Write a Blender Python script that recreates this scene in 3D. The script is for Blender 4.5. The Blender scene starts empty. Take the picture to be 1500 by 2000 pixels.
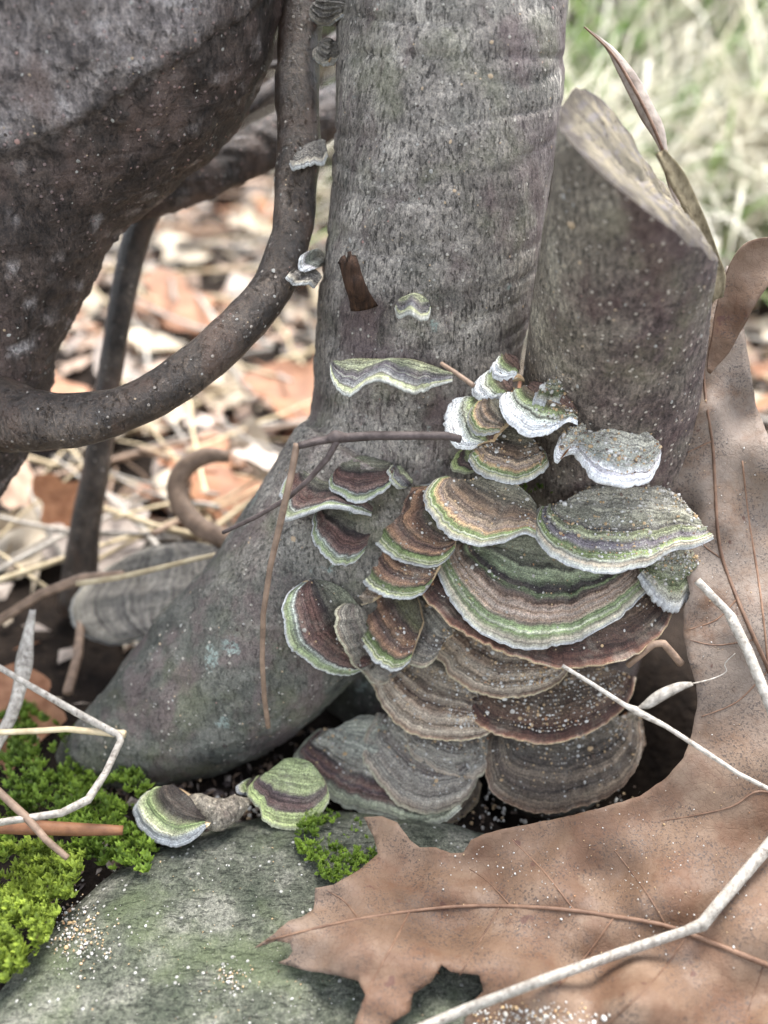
import bpy, bmesh, math, random
import numpy as np
from mathutils import Vector, Matrix
from mathutils.geometry import delaunay_2d_cdt

random.seed(7)
RNG = np.random.default_rng(11)
SC = bpy.context.scene
COL = SC.collection
# ------------------------------------------------------------------ camera, world, sun, exposure (1 unit = 1 cm)
SC.unit_settings.system = 'METRIC'
SC.unit_settings.scale_length = 0.01
PITCH = math.radians(33.0)
CAM = np.array([0.0, 0.0, 19.5])
FOV = math.radians(60.0)
FPX = 1000.0 / math.tan(FOV / 2)
FWD = np.array([0.0, math.cos(PITCH), -math.sin(PITCH)])
UPV = np.array([0.0, math.sin(PITCH), math.cos(PITCH)])
RGT = np.array([1.0, 0.0, 0.0])
cd = bpy.data.cameras.new('camera')
cam = bpy.data.objects.new('camera', cd)
COL.objects.link(cam)
cam.location = CAM
cam.rotation_euler = (math.pi / 2 - PITCH, 0, 0)
cd.sensor_fit = 'VERTICAL'
cd.sensor_height = 24.0
cd.lens = 12.0 / math.tan(FOV / 2)
cd.clip_start = 0.5
cd.clip_end = 3000
cd.dof.use_dof = True
cd.dof.focus_distance = 20.4
cd.dof.aperture_fstop = cd.lens * 1e-3 / (2 * 0.215)
SC.camera = cam

SUN_EL, SUN_AZ = math.radians(64), math.radians(28)     # azimuth from +Y towards +X
w = bpy.data.worlds.new('World')
SC.world = w
w.use_nodes = True
nt = w.node_tree
bg = nt.nodes['Background']
sky = nt.nodes.new('ShaderNodeTexSky')
sky.sky_type = 'NISHITA'
sky.sun_disc = False
sky.sun_elevation = SUN_EL
sky.sun_rotation = SUN_AZ
hs = nt.nodes.new('ShaderNodeHueSaturation')            # a white overcast: most of the blue taken out
hs.inputs['Saturation'].default_value = 0.4
nt.links.new(sky.outputs[0], hs.inputs['Color'])
nt.links.new(hs.outputs[0], bg.inputs['Color'])
bg.inputs['Strength'].default_value = 0.1
sl = bpy.data.lights.new('sun', 'SUN')
sl.energy = 1.5
sl.angle = math.radians(28)
sl.color = (1.0, 0.985, 0.96)
so = bpy.data.objects.new('sun', sl)
COL.objects.link(so)
sd = Vector((math.sin(SUN_AZ) * math.cos(SUN_EL), math.cos(SUN_AZ) * math.cos(SUN_EL), math.sin(SUN_EL)))
so.rotation_euler = sd.to_track_quat('Z', 'Y').to_euler()
so.location = (60, 60, 120)
SC.view_settings.view_transform = 'Standard'
SC.view_settings.look = 'None'
SC.view_settings.gamma = 1.0
SC.view_settings.exposure = 2.85
SC.view_settings.use_curve_mapping = False

# ------------------------------------------------------------------ helpers
def ray(u, v):
    return FWD + ((u - 750.0) / FPX) * RGT - ((v - 1000.0) / FPX) * UPV
def P(u, v, d):
    return CAM + d * ray(u, v)
def py(u, v, y):
    r = ray(u, v); return CAM + r * ((y - CAM[1]) / r[1])
def pz(u, v, z):
    r = ray(u, v); return CAM + r * ((z - CAM[2]) / r[2])
def to_px(p):
    q = np.asarray(p) - CAM
    d = q @ FWD
    return 750 + FPX * (q @ RGT) / d, 1000 - FPX * (q @ UPV) / d
def lin(c):
    r = []
    for x in c:
        x = x / 255.0
        r.append(x / 12.92 if x <= 0.04045 else ((x + 0.055) / 1.055) ** 2.4)
    return (r[0], r[1], r[2], 1.0)

def _hash(ix, iy, iz, seed):
    h = (ix * 374761393 + iy * 668265263 + iz * 2147483647 + seed * 1274126177) & 0xFFFFFFFF
    h = ((h ^ (h >> 13)) * 1274126177) & 0xFFFFFFFF
    h = (h ^ (h >> 16)) & 0xFFFFFF
    return h / float(0xFFFFFF)
def vnoise(p, scale=1.0, seed=0):
    q = np.asarray(p, float) * scale
    i = np.floor(q).astype(np.int64); f = q - i
    f = f * f * (3 - 2 * f)
    out = 0
    for dx in (0, 1):
        for dy in (0, 1):
            for dz in (0, 1):
                wgt = (f[..., 0] if dx else 1 - f[..., 0]) * (f[..., 1] if dy else 1 - f[..., 1]) * (f[..., 2] if dz else 1 - f[..., 2])
                out = out + wgt * _hash(i[..., 0] + dx, i[..., 1] + dy, i[..., 2] + dz, seed)
    return out * 2 - 1
def fbm(p, scale=1.0, seed=0, octs=4):
    s, a, t = 0, 1.0, 0
    for k in range(octs):
        s = s + a * vnoise(p, scale * 2 ** k, seed + k); t += a; a *= 0.5
    return s / t
def smooth01(a, b, x):
    t = np.clip((np.asarray(x) - a) / (b - a), 0, 1); return t * t * (3 - 2 * t)

def catmull(pts, n):
    pts = np.asarray(pts, float)
    if len(pts) == 2:
        t = np.linspace(0, 1, n)[:, None]; return pts[0] * (1 - t) + pts[1] * t
    seg = np.linalg.norm(np.diff(pts[:, :2], axis=0), axis=1)
    cum = np.concatenate([[0], np.cumsum(seg)])
    ext = np.vstack([2 * pts[0] - pts[1], pts, 2 * pts[-1] - pts[-2]])
    out = []
    for s in np.linspace(0, cum[-1], n):
        k = min(max(np.searchsorted(cum, s) - 1, 0), len(seg) - 1)
        t = (s - cum[k]) / max(seg[k], 1e-9)
        p0, p1, p2, p3 = ext[k], ext[k + 1], ext[k + 2], ext[k + 3]
        out.append(0.5 * (2 * p1 + (p2 - p0) * t + (2 * p0 - 5 * p1 + 4 * p2 - p3) * t * t + (3 * p1 - p0 - 3 * p2 + p3) * t ** 3))
    return np.array(out)

def mesh_obj(name, verts, faces, mats, parent=None, smooth=True, uvs=None, mat_idx=None):
    me = bpy.data.meshes.new(name)
    me.from_pydata([tuple(v) for v in verts], [], [tuple(int(i) for i in f) for f in faces])
    if smooth: me.polygons.foreach_set('use_smooth', [True] * len(me.polygons))
    for m in (mats if isinstance(mats, (list, tuple)) else [mats]): me.materials.append(m)
    if mat_idx is not None: me.polygons.foreach_set('material_index', list(mat_idx))
    if uvs is not None:
        uvs = np.asarray(uvs); li = np.empty(len(me.loops), dtype=np.int32)
        me.loops.foreach_get('vertex_index', li)
        l = me.uv_layers.new(name='UVMap'); l.data.foreach_set('uv', uvs[li].astype(np.float32).ravel())
    me.update()
    o = bpy.data.objects.new(name, me); COL.objects.link(o)
    if parent: o.parent = parent; o.matrix_parent_inverse = Matrix.Translation(-Vector(parent.location))
    return o
def tag(o, label=None, cat=None, group=None, kind=None):
    if label: o['label'] = label
    if cat: o['category'] = cat
    if group: o['group'] = group
    if kind: o['kind'] = kind
    return o
def thing(name, label, cat, loc, group=None):
    o = bpy.data.objects.new(name, None); COL.objects.link(o)
    o.location = tuple(float(x) for x in loc); o.empty_display_size = 0.5
    return tag(o, label, cat, group)

def frames(C):
    n = len(C)
    T = np.gradient(C, axis=0); T /= np.linalg.norm(T, axis=1)[:, None] + 1e-12
    ref = np.array([0.31, 0.2, 0.93]) if abs(T[0] @ np.array([0.31, 0.2, 0.93])) < 0.9 else np.array([1.0, 0.1, 0])
    N = np.zeros_like(C)
    v = ref - T[0] * (ref @ T[0]); N[0] = v / np.linalg.norm(v)
    for i in range(1, n):
        v = N[i - 1] - T[i] * (N[i - 1] @ T[i]); N[i] = v / np.linalg.norm(v)
    return T, N, np.cross(T, N)
def tube(C, R, seg=10, flat=1.0, nz=0.0, nsc=1.0, seed=0, caps=True):
    C = np.asarray(C, float); R = np.asarray(R, float)
    T, N, B = frames(C)
    a = np.linspace(0, 2 * math.pi, seg, endpoint=False)
    V = C[:, None, :] + R[:, None, None] * (np.cos(a)[None, :, None] * N[:, None, :] + flat * np.sin(a)[None, :, None] * B[:, None, :])
    if nz:
        dirs = V - C[:, None, :]
        V = C[:, None, :] + dirs * (1 + nz * fbm(V, nsc, seed, 3))[..., None]
    n = len(C)
    V = V.reshape(-1, 3)
    F = [(i * seg + j, i * seg + (j + 1) % seg, (i + 1) * seg + (j + 1) % seg, (i + 1) * seg + j) for i in range(n - 1) for j in range(seg)]
    if caps:
        F.append(tuple(range(seg))[::-1]); F.append(tuple((n - 1) * seg + j for j in range(seg)))
    return V, F
def pxtube(ctrl, n, seg=10, **k):
    """ctrl rows (u, v, depth, half width in photo pixels) -> tube through those places"""
    c = catmull(np.array(ctrl, float), n)
    C = np.array([P(u, v, d) for u, v, d, r in c]); R = c[:, 3] * c[:, 2] / FPX
    return tube(C, R, seg, **k)

def polyline(ctrl, per=6):
    """sharp bends kept: straight runs subdivided"""
    out = []
    for a, b in zip(ctrl[:-1], ctrl[1:]):
        for k in range(per): out.append(np.array(a, float) + (np.array(b, float) - np.array(a, float)) * k / per)
    out.append(np.array(ctrl[-1], float)); return np.array(out)

# ------------------------------------------------------------------ material helpers
class NB:
    def __init__(s, name):
        s.m = bpy.data.materials.new(name); s.m.use_nodes = True
        s.t = s.m.node_tree; s.b = s.t.nodes['Principled BSDF']
        s.co = s.t.nodes.new('ShaderNodeTexCoord')
    def n(s, typ, **kw):
        x = s.t.nodes.new(typ)
        for k, v in kw.items():
            if k in x.inputs.keys() and not hasattr(x, k): x.inputs[k].default_value = v
            else: setattr(x, k, v)
        return x
    def l(s, a, b): s.t.links.new(a, b)
    def mapped(s, sc=(1, 1, 1), rot=(0, 0, 0), src='Object'):
        m = s.n('ShaderNodeMapping'); m.inputs['Scale'].default_value = sc; m.inputs['Rotation'].default_value = rot
        s.l(s.co.outputs[src], m.inputs['Vector']); return m.outputs[0]
    def noise(s, vec, scale, detail=4, rough=0.55, dist=0.0):
        x = s.n('ShaderNodeTexNoise'); x.inputs['Scale'].default_value = scale; x.inputs['Detail'].default_value = detail
        x.inputs['Roughness'].default_value = rough; x.inputs['Distortion'].default_value = dist
        s.l(vec, x.inputs['Vector']); return x.outputs['Fac']
    def voro(s, vec, scale, out='Distance', feature='F1'):
        x = s.n('ShaderNodeTexVoronoi'); x.feature = feature; x.inputs['Scale'].default_value = scale
        s.l(vec, x.inputs['Vector']); return x.outputs[out]
    def ramp(s, fac, stops, mode='LINEAR'):
        x = s.n('ShaderNodeValToRGB'); cr = x.color_ramp; cr.interpolation = mode
        while len(cr.elements) > 1: cr.elements.remove(cr.elements[-1])
        for i, (p, c) in enumerate(stops):
            e = cr.elements[0] if i == 0 else cr.elements.new(p)
            e.position = p; e.color = c if len(c) == 4 else (*c, 1)
        s.l(fac, x.inputs[0]); return x.outputs[0]
    def step(s, fac, a, b):
        x = s.n('ShaderNodeMapRange'); x.interpolation_type = 'SMOOTHSTEP'
        x.inputs[1].default_value = a; x.inputs[2].default_value = b
        s.l(fac, x.inputs[0]); return x.outputs[0]
    def math(s, op, a, b=None, c=None):
        x = s.n('ShaderNodeMath'); x.operation = op
        for i, q in enumerate((a, b, c)):
            if q is None: continue
            if isinstance(q, (int, float)): x.inputs[i].default_value = q
            else: s.l(q, x.inputs[i])
        return x.outputs[0]
    def mix(s, fac, a, b, blend='MIX'):
        x = s.n('ShaderNodeMix'); x.data_type = 'RGBA'; x.blend_type = blend
        for sock, q in ((x.inputs[0], fac), (x.inputs[6], a), (x.inputs[7], b)):
            if isinstance(q, (int, float)): sock.default_value = q
            elif isinstance(q, tuple): sock.default_value = q
            else: s.l(q, sock)
        return x.outputs[2]
    def bump(s, h, strength=0.5, dist=0.05, prev=None):
        x = s.n('ShaderNodeBump'); x.inputs['Strength'].default_value = strength; x.inputs['Distance'].default_value = dist
        s.l(h, x.inputs['Height'])
        if prev is not None: s.l(prev, x.inputs['Normal'])
        return x.outputs[0]
    def done(s, col=None, rough=0.8, nrm=None, spec=0.3):
        if col is not None:
            if isinstance(col, tuple): s.b.inputs['Base Color'].default_value = col
            else: s.l(col, s.b.inputs['Base Color'])
        if isinstance(rough, (int, float)): s.b.inputs['Roughness'].default_value = rough
        else: s.l(rough, s.b.inputs['Roughness'])
        s.b.inputs['Specular IOR Level'].default_value = spec
        if nrm is not None: s.l(nrm, s.b.inputs['Normal'])
        return s.m

def bark_mat(name, dark, mid, light, crack=(7, 7, 1.1), lichen=None, stain=None, speck=lin((185, 178, 165)), speck_amt=0.5, wrinkle=0.4, algae=None, rough=0.75, spec=0.3, patch=None, ck=0.75, patch2=None):
    b = NB(name)
    o = b.co.outputs['Object']
    base = b.ramp(b.noise(o, 0.8, 7, 0.68), [(0.34, dark), (0.5, mid), (0.64, light)])
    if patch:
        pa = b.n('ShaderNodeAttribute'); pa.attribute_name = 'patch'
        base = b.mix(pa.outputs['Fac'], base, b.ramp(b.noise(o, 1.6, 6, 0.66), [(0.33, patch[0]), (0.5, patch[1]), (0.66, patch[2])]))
    fine = b.noise(b.mapped((1, 1, 0.55)), 11, 6, 0.74)
    base = b.mix(0.75, base, b.ramp(fine, [(0.36, (0.28, 0.27, 0.26, 1)), (0.5, (1, 1, 1, 1)), (0.64, (1.85, 1.82, 1.74, 1))]), 'MULTIPLY')
    cv = b.mapped(crack)
    cr = b.noise(cv, 1.0, 5, 0.65, 0.6)
    ckf = b.step(cr, 0.37, 0.44)
    base = b.mix(b.math('MULTIPLY', b.math('SUBTRACT', 1.0, ckf), ck), base, tuple(x * 0.3 for x in dark[:3]) + (1,))
    if patch2:
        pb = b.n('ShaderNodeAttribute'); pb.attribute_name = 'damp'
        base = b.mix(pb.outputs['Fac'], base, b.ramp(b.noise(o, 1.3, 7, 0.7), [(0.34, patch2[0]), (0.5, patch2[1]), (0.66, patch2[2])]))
        pc = b.n('ShaderNodeAttribute'); pc.attribute_name = 'purple'
        base = b.mix(pc.outputs['Fac'], base, b.ramp(b.noise(o, 2.3, 6, 0.7), [(0.34, lin((62, 48, 48))), (0.6, lin((100, 84, 86)))]))
    if algae:
        base = b.mix(b.math('MULTIPLY', b.step(b.noise(b.mapped((1, 1, 1), (0.4, 1, 0.2)), 0.45, 5, 0.6), 0.5, 0.68), 0.6), base, algae)
    if stain:
        base = b.mix(b.math('MULTIPLY', b.step(b.noise(b.mapped((1, 1, 0.5), (2, 0.4, 0.2)), 0.8, 5, 0.6), 0.5, 0.66), 0.6), base, stain)
    if lichen:
        ln = b.math('MULTIPLY', b.step(b.noise(b.mapped((1, 1, 1), (1, 2, 3)), 0.9, 3, 0.5), 0.69, 0.73), b.step(b.noise(o, 11, 3, 0.7), 0.42, 0.55))
        base = b.mix(b.math('MULTIPLY', ln, 0.8), base, lichen)
    vd = b.n('ShaderNodeTexVoronoi'); vd.inputs['Scale'].default_value = 5.5; b.l(o, vd.inputs['Vector'])
    sel = b.n('ShaderNodeSeparateColor'); b.l(vd.outputs['Color'], sel.inputs[0])
    sp = b.math('MULTIPLY', b.math('SUBTRACT', 1.0, b.step(vd.outputs['Distance'], 0.16, 0.27)), b.math('GREATER_THAN', sel.outputs[0], 1 - speck_amt))
    base = b.mix(b.math('MULTIPLY', sp, 0.7), base, speck)
    wr = b.noise(b.mapped((0.5, 0.5, 5)), 0.9, 3, 0.5, 0.4)
    n1 = b.bump(wr, wrinkle, 0.35)
    gr = b.noise(o, 26, 3, 0.7)
    base = b.mix(0.55, base, b.ramp(gr, [(0.36, (0.5, 0.49, 0.48, 1)), (0.5, (1, 1, 1, 1)), (0.64, (1.6, 1.58, 1.52, 1))]), 'MULTIPLY')
    n2 = b.bump(b.math('ADD', b.math('MULTIPLY', ckf, 0.6), b.math('ADD', b.math('MULTIPLY', fine, 0.9), b.math('MULTIPLY', sp, 0.5))), 0.9, 0.1, n1)
    return b.done(base, rough, n2, spec)

def zone_mat(name, stops, rough=0.85, fibre=0.5, dust=0.25, dustc=lin((165, 160, 145)), bright=0.5):
    """concentric growth zones: UV v runs from the attached side (0) to the growing edge (1)"""
    b = NB(name)
    sep = b.n('ShaderNodeSeparateXYZ'); b.l(b.co.outputs['UV'], sep.inputs[0])
    o = b.co.outputs['Object']
    uvm = b.mapped((9, 3, 1), (0, 0, 0), 'UV')
    warp = b.math('MULTIPLY', b.math('SUBTRACT', b.noise(o, 1.6, 3, 0.55), 0.5), 0.16)
    warp2 = b.math('MULTIPLY', b.math('SUBTRACT', b.noise(o, 14, 3, 0.6), 0.5), 0.07)
    oi = b.n('ShaderNodeObjectInfo')
    f = b.math('ADD', b.math('ADD', sep.outputs[1], b.math('MULTIPLY', warp, b.math('SUBTRACT', 1.05, sep.outputs[1]))), b.math('MULTIPLY', warp2, b.math('SUBTRACT', 1.25, sep.outputs[1])))
    col = b.ramp(f, [(1 - (1 - p) * (0.62 + 0.38 * (1 - p)), tuple(min(bright, (x * 1.5) ** 1.16) for x in lin(c)[:3]) + (1,)) for p, c in stops])
    alt = b.noise(b.mapped((1.7, 1.2, 1), (0, 0, 0), 'UV'), 2.2, 4, 0.62)
    col = b.mix(b.math('MULTIPLY', b.step(alt, 0.5, 0.68), 0.4), col, b.ramp(f, [(0, lin((88, 86, 74))), (.4, lin((92, 82, 70))), (.7, lin((108, 96, 82))), (.9, lin((138, 128, 104))), (1, lin((222, 212, 190)))]))
    rg = b.n('ShaderNodeCombineXYZ'); b.l(b.math('MULTIPLY', f, 34), rg.inputs[0]); b.l(b.math('MULTIPLY', sep.outputs[0], 1.5), rg.inputs[1])
    col = b.mix(0.9, col, b.ramp(b.noise(rg.outputs[0], 1.0, 3, 0.6), [(0.36, (0.4, 0.38, 0.38, 1)), (0.5, (1, 1, 1, 1)), (0.64, (1.6, 1.57, 1.5, 1))]), 'MULTIPLY')
    hsv = b.n('ShaderNodeHueSaturation'); hsv.inputs['Saturation'].default_value = 0.76; b.l(col, hsv.inputs['Color']); col = hsv.outputs[0]
    fv = b.mapped((95, 3.0, 1), (0, 0, 0), 'UV')
    fb = b.noise(fv, 1.0, 4, 0.65, 0.3)
    col = b.mix(fibre, col, b.ramp(fb, [(0.28, (0.55, 0.53, 0.5, 1)), (0.5, (1, 1, 1, 1)), (0.72, (1.5, 1.5, 1.45, 1))]), 'MULTIPLY')
    veil = b.math('MULTIPLY', b.step(b.noise(o, 1.1, 5, 0.65), 0.45, 0.7), b.step(b.noise(o, 7, 3, 0.6), 0.35, 0.6))
    col = b.mix(b.math('MULTIPLY', veil, 0.28), col, lin((138, 134, 122)))
    mot = b.noise(o, 6.0, 6, 0.74)
    col = b.mix(0.6, col, b.ramp(mot, [(0.34, (0.5, 0.48, 0.47, 1)), (0.5, (1, 1, 1, 1)), (0.66, (1.5, 1.5, 1.46, 1))]), 'MULTIPLY')
    if dust:
        df = b.math('MULTIPLY', b.step(b.noise(o, 2.2, 5, 0.72), 0.47, 0.68), b.step(b.noise(o, 28, 2, 0.6), 0.42, 0.6))
        col = b.mix(b.math('MULTIPLY', df, dust), col, dustc)
    gs = b.noise(o, 30, 3, 0.75)
    col = b.mix(b.math('SUBTRACT', 0.75, b.math('MULTIPLY', b.step(f, 0.8, 1.0), 0.45)), col, b.ramp(gs, [(0.36, (0.45, 0.43, 0.41, 1)), (0.5, (1.1, 1.1, 1.1, 1)), (0.64, (1.9, 1.88, 1.8, 1))]), 'MULTIPLY')
    ring = b.noise(b.mapped((1.2, 16, 1), (0, 0, 0), 'UV'), 1.0, 3, 0.6)
    n1 = b.bump(ring, 0.7, 0.11)
    n2 = b.bump(b.math('ADD', fb, b.math('MULTIPLY', gs, 1.6)), 0.8, 0.06, n1)
    b.b.inputs['Sheen Weight'].default_value = 0.04
    b.b.inputs['Sheen Roughness'].default_value = 0.5
    return b.done(col, rough, n2, 0.22)

def plain_mat(name, c1, c2, scale=2.0, rough=0.7, bump=0.3, spec=0.3, streak=None, bd=0.05, trans=0.0, spots=None):
    b = NB(name)
    vec = b.mapped(streak) if streak else b.co.outputs['Object']
    oi = b.n('ShaderNodeObjectInfo')
    nz = b.noise(vec, scale, 5, 0.62)
    col = b.ramp(nz, [(0.3, c1), (0.7, c2)])
    val = b.n('ShaderNodeHueSaturation'); b.l(col, val.inputs['Color'])
    b.l(b.math('ADD', 0.75, b.math('MULTIPLY', oi.outputs['Random'], 0.5)), val.inputs['Value'])
    col = val.outputs[0]
    if spots:
        col = b.mix(b.math('MULTIPLY', b.step(b.noise(b.co.outputs['Object'], scale * 4, 4, 0.7), 0.58, 0.66), 0.7), col, spots)
    nr = b.bump(b.noise(vec, scale * 3, 5, 0.65), bump, bd)
    m = b.done(col, rough, nr, spec)
    if trans:
        tr = b.n('ShaderNodeBsdfTranslucent'); b.l(col, tr.inputs[0])
        mx = b.n('ShaderNodeMixShader'); mx.inputs[0].default_value = trans
        out = b.t.nodes['Material Output']
        b.l(b.b.outputs[0], mx.inputs[1]); b.l(tr.outputs[0], mx.inputs[2]); b.l(mx.outputs[0], out.inputs[0])
    return m

# ------------------------------------------------------------------ palettes
M = {}
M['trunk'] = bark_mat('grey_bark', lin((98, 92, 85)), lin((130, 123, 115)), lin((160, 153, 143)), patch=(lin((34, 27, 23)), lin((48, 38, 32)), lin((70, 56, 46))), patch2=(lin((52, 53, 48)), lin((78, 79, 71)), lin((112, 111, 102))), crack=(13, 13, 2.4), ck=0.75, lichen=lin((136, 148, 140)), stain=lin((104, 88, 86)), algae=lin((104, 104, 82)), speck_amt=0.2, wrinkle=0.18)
M['left'] = bark_mat('dark_bark', lin((42, 35, 31)), lin((62, 52, 46)), lin((84, 72, 65)), crack=(5, 5, 2.4), ck=0.45, patch=(lin((84, 77, 74)), lin((128, 119, 115)), lin((168, 161, 158))), stain=lin((106, 88, 80)), speck=lin((150, 128, 122)), speck_amt=0.35, wrinkle=0.25, rough=0.6, spec=0.4)
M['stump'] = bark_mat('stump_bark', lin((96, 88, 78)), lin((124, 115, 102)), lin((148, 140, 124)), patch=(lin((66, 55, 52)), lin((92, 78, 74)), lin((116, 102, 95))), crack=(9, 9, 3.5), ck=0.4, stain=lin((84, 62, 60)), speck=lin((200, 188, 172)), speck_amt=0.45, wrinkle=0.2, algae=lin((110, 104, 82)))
M['vine'] = bark_mat('vine_bark', lin((42, 34, 28)), lin((64, 53, 44)), lin((92, 80, 70)), crack=(6, 6, 2.5), ck=0.35, stain=lin((92, 70, 56)), speck=lin((180, 168, 155)), speck_amt=0.2, wrinkle=0.12, rough=0.3, spec=0.6)
M['stone'] = bark_mat('stone_surface', lin((58, 62, 52)), lin((82, 84, 73)), lin((112, 111, 101)), crack=(3, 11, 11), ck=0.2, algae=lin((90, 98, 70)), speck=lin((195, 192, 184)), speck_amt=0.16, wrinkle=0.05, rough=0.85, spec=0.2)

Z = {}
Z['big'] = zone_mat('zones_green_big', [(0, (132, 132, 112)), (.2, (136, 138, 116)), (.27, (80, 78, 68)), (.29, (124, 132, 104)), (.36, (120, 130, 98)), (.40, (56, 50, 50)), (.44, (66, 56, 54)), (.47, (106, 120, 78)), (.51, (78, 66, 60)), (.55, (112, 86, 66)), (.59, (146, 128, 112)), (.62, (122, 96, 72)), (.66, (156, 138, 122)), (.70, (126, 100, 76)), (.73, (150, 132, 112)), (.76, (108, 122, 76)), (.80, (120, 134, 86)), (.82, (164, 172, 138)), (.845, (92, 108, 58)), (.88, (128, 128, 98)), (.91, (150, 138, 118)), (.95, (172, 158, 136)), (1, (214, 202, 182))], dust=0.2)
Z['topr'] = zone_mat('zones_grey_green', [(0, (122, 116, 102)), (.25, (130, 126, 110)), (.40, (112, 110, 92)), (.48, (84, 78, 74)), (.53, (118, 122, 84)), (.57, (134, 136, 104)), (.62, (88, 80, 84)), (.68, (116, 108, 112)), (.72, (96, 94, 84)), (.76, (112, 126, 68)), (.82, (124, 136, 78)), (.85, (150, 152, 132)), (.88, (108, 102, 88)), (.92, (164, 148, 124)), (.96, (190, 174, 152)), (1, (226, 216, 200))], dust=0.6, dustc=lin((190, 185, 175)))
Z['topl'] = zone_mat('zones_tan_green', [(0, (104, 100, 82)), (.2, (92, 84, 66)), (.32, (86, 70, 56)), (.42, (112, 88, 62)), (.50, (100, 84, 72)), (.58, (140, 118, 92)), (.64, (128, 110, 98)), (.70, (150, 118, 76)), (.745, (172, 142, 92)), (.78, (104, 120, 62)), (.83, (124, 138, 76)), (.86, (176, 176, 144)), (.885, (104, 112, 70)), (.92, (158, 150, 120)), (1, (224, 214, 190))], dust=0.12)
Z['brn'] = zone_mat('zones_brown_green', [(0, (70, 62, 48)), (.18, (84, 82, 54)), (.28, (70, 54, 46)), (.38, (98, 70, 50)), (.46, (124, 90, 56)), (.52, (86, 66, 58)), (.60, (112, 82, 62)), (.66, (136, 100, 64)), (.71, (92, 74, 60)), (.75, (96, 110, 60)), (.81, (118, 132, 74)), (.845, (176, 178, 136)), (.87, (100, 110, 66)), (.90, (168, 166, 118)), (.94, (210, 200, 154)), (1, (238, 230, 200))], dust=0.12)
Z['dark'] = zone_mat('zones_dark_brown', [(0, (78, 66, 54)), (.3, (94, 76, 58)), (.42, (62, 47, 37)), (.55, (90, 70, 52)), (.7, (76, 53, 39)), (.82, (58, 36, 27)), (.91, (78, 48, 34)), (.95, (104, 66, 44)), (.98, (146, 98, 62)), (1, (186, 140, 98))], dust=0.35, dustc=lin((128, 108, 88)))
Z['sand'] = zone_mat('zones_sandy_brown', [(0, (104, 94, 78)), (.25, (128, 114, 96)), (.36, (74, 58, 46)), (.40, (130, 116, 98)), (.48, (82, 62, 48)), (.55, (122, 98, 74)), (.64, (142, 128, 110)), (.75, (118, 100, 80)), (.85, (146, 132, 112)), (.93, (116, 98, 80)), (.97, (128, 98, 72)), (1, (180, 148, 112))], dust=0.6, dustc=lin((158, 146, 126)))
Z['red'] = zone_mat('zones_red_brown', [(0, (104, 106, 86)), (.22, (90, 88, 74)), (.32, (58, 50, 48)), (.42, (76, 54, 48)), (.52, (104, 72, 60)), (.60, (84, 62, 58)), (.68, (108, 80, 68)), (.74, (92, 78, 74)), (.78, (150, 155, 146)), (.84, (130, 140, 108)), (.90, (118, 130, 86)), (.95, (150, 156, 122)), (1, (190, 192, 164))], dust=0.1)
Z['white'] = zone_mat('zones_white_edge', bright=0.86, stops=[(0, (84, 62, 52)), (.22, (106, 78, 62)), (.32, (98, 90, 66)), (.38, (118, 128, 76)), (.48, (150, 158, 112)), (.53, (182, 186, 162)), (.56, (104, 104, 88)), (.60, (190, 192, 178)), (.72, (216, 216, 206)), (1, (244, 242, 236))], dust=0.1)
Z['wgrey'] = zone_mat('zones_white_grey', bright=0.86, stops=[(0, (140, 134, 118)), (.3, (152, 148, 134)), (.5, (148, 150, 138)), (.62, (134, 136, 126)), (.7, (178, 176, 176)), (.8, (190, 184, 188)), (1, (226, 220, 220))], dust=0.7, dustc=lin((205, 200, 185)))
Z['low'] = zone_mat('zones_brown_band', [(0, (112, 112, 100)), (.3, (124, 124, 112)), (.5, (116, 112, 100)), (.56, (64, 52, 54)), (.62, (98, 70, 58)), (.68, (74, 60, 62)), (.74, (104, 76, 64)), (.78, (88, 80, 72)), (.82, (128, 132, 110)), (.9, (118, 120, 98)), (1, (168, 166, 144))], dust=0.3)
Z['grey'] = zone_mat('zones_grey', [(0, (112, 106, 94)), (.3, (126, 120, 108)), (.45, (88, 78, 72)), (.52, (120, 114, 104)), (.7, (108, 100, 90)), (.8, (130, 124, 112)), (.93, (128, 112, 94)), (1, (176, 156, 128))], dust=0.45)
Z['grn'] = zone_mat('zones_green_small', [(0, (112, 122, 76)), (.38, (124, 132, 88)), (.46, (70, 60, 62)), (.6, (92, 70, 64)), (.68, (78, 66, 62)), (.73, (126, 138, 82)), (.85, (138, 150, 86)), (.92, (152, 160, 98)), (1, (186, 192, 132))], dust=0.12)
Z['pale'] = zone_mat('zones_pale_green', [(0, (56, 46, 40)), (.3, (70, 60, 50)), (.42, (100, 104, 70)), (.5, (140, 156, 88)), (.7, (172, 182, 126)), (.82, (196, 198, 170)), (.92, (196, 188, 190)), (1, (224, 214, 216))], dust=0.1)
Z['slate'] = zone_mat('zones_slate_cream', [(0, (116, 116, 84)), (.25, (132, 136, 108)), (.42, (86, 78, 84)), (.52, (136, 138, 128)), (.6, (74, 66, 74)), (.7, (126, 126, 124)), (.78, (92, 86, 84)), (.84, (138, 142, 108)), (.92, (156, 158, 120)), (1, (190, 188, 156))], dust=0.15)
Z['dirt'] = zone_mat('zones_dirty_grey', [(0, (76, 70, 62)), (.3, (98, 88, 74)), (.45, (68, 60, 54)), (.6, (104, 90, 74)), (.72, (74, 64, 56)), (.85, (98, 84, 68)), (.93, (94, 76, 58)), (.975, (104, 78, 56)), (1, (150, 122, 92))], dust=0.45, dustc=lin((104, 98, 92)))
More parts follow.
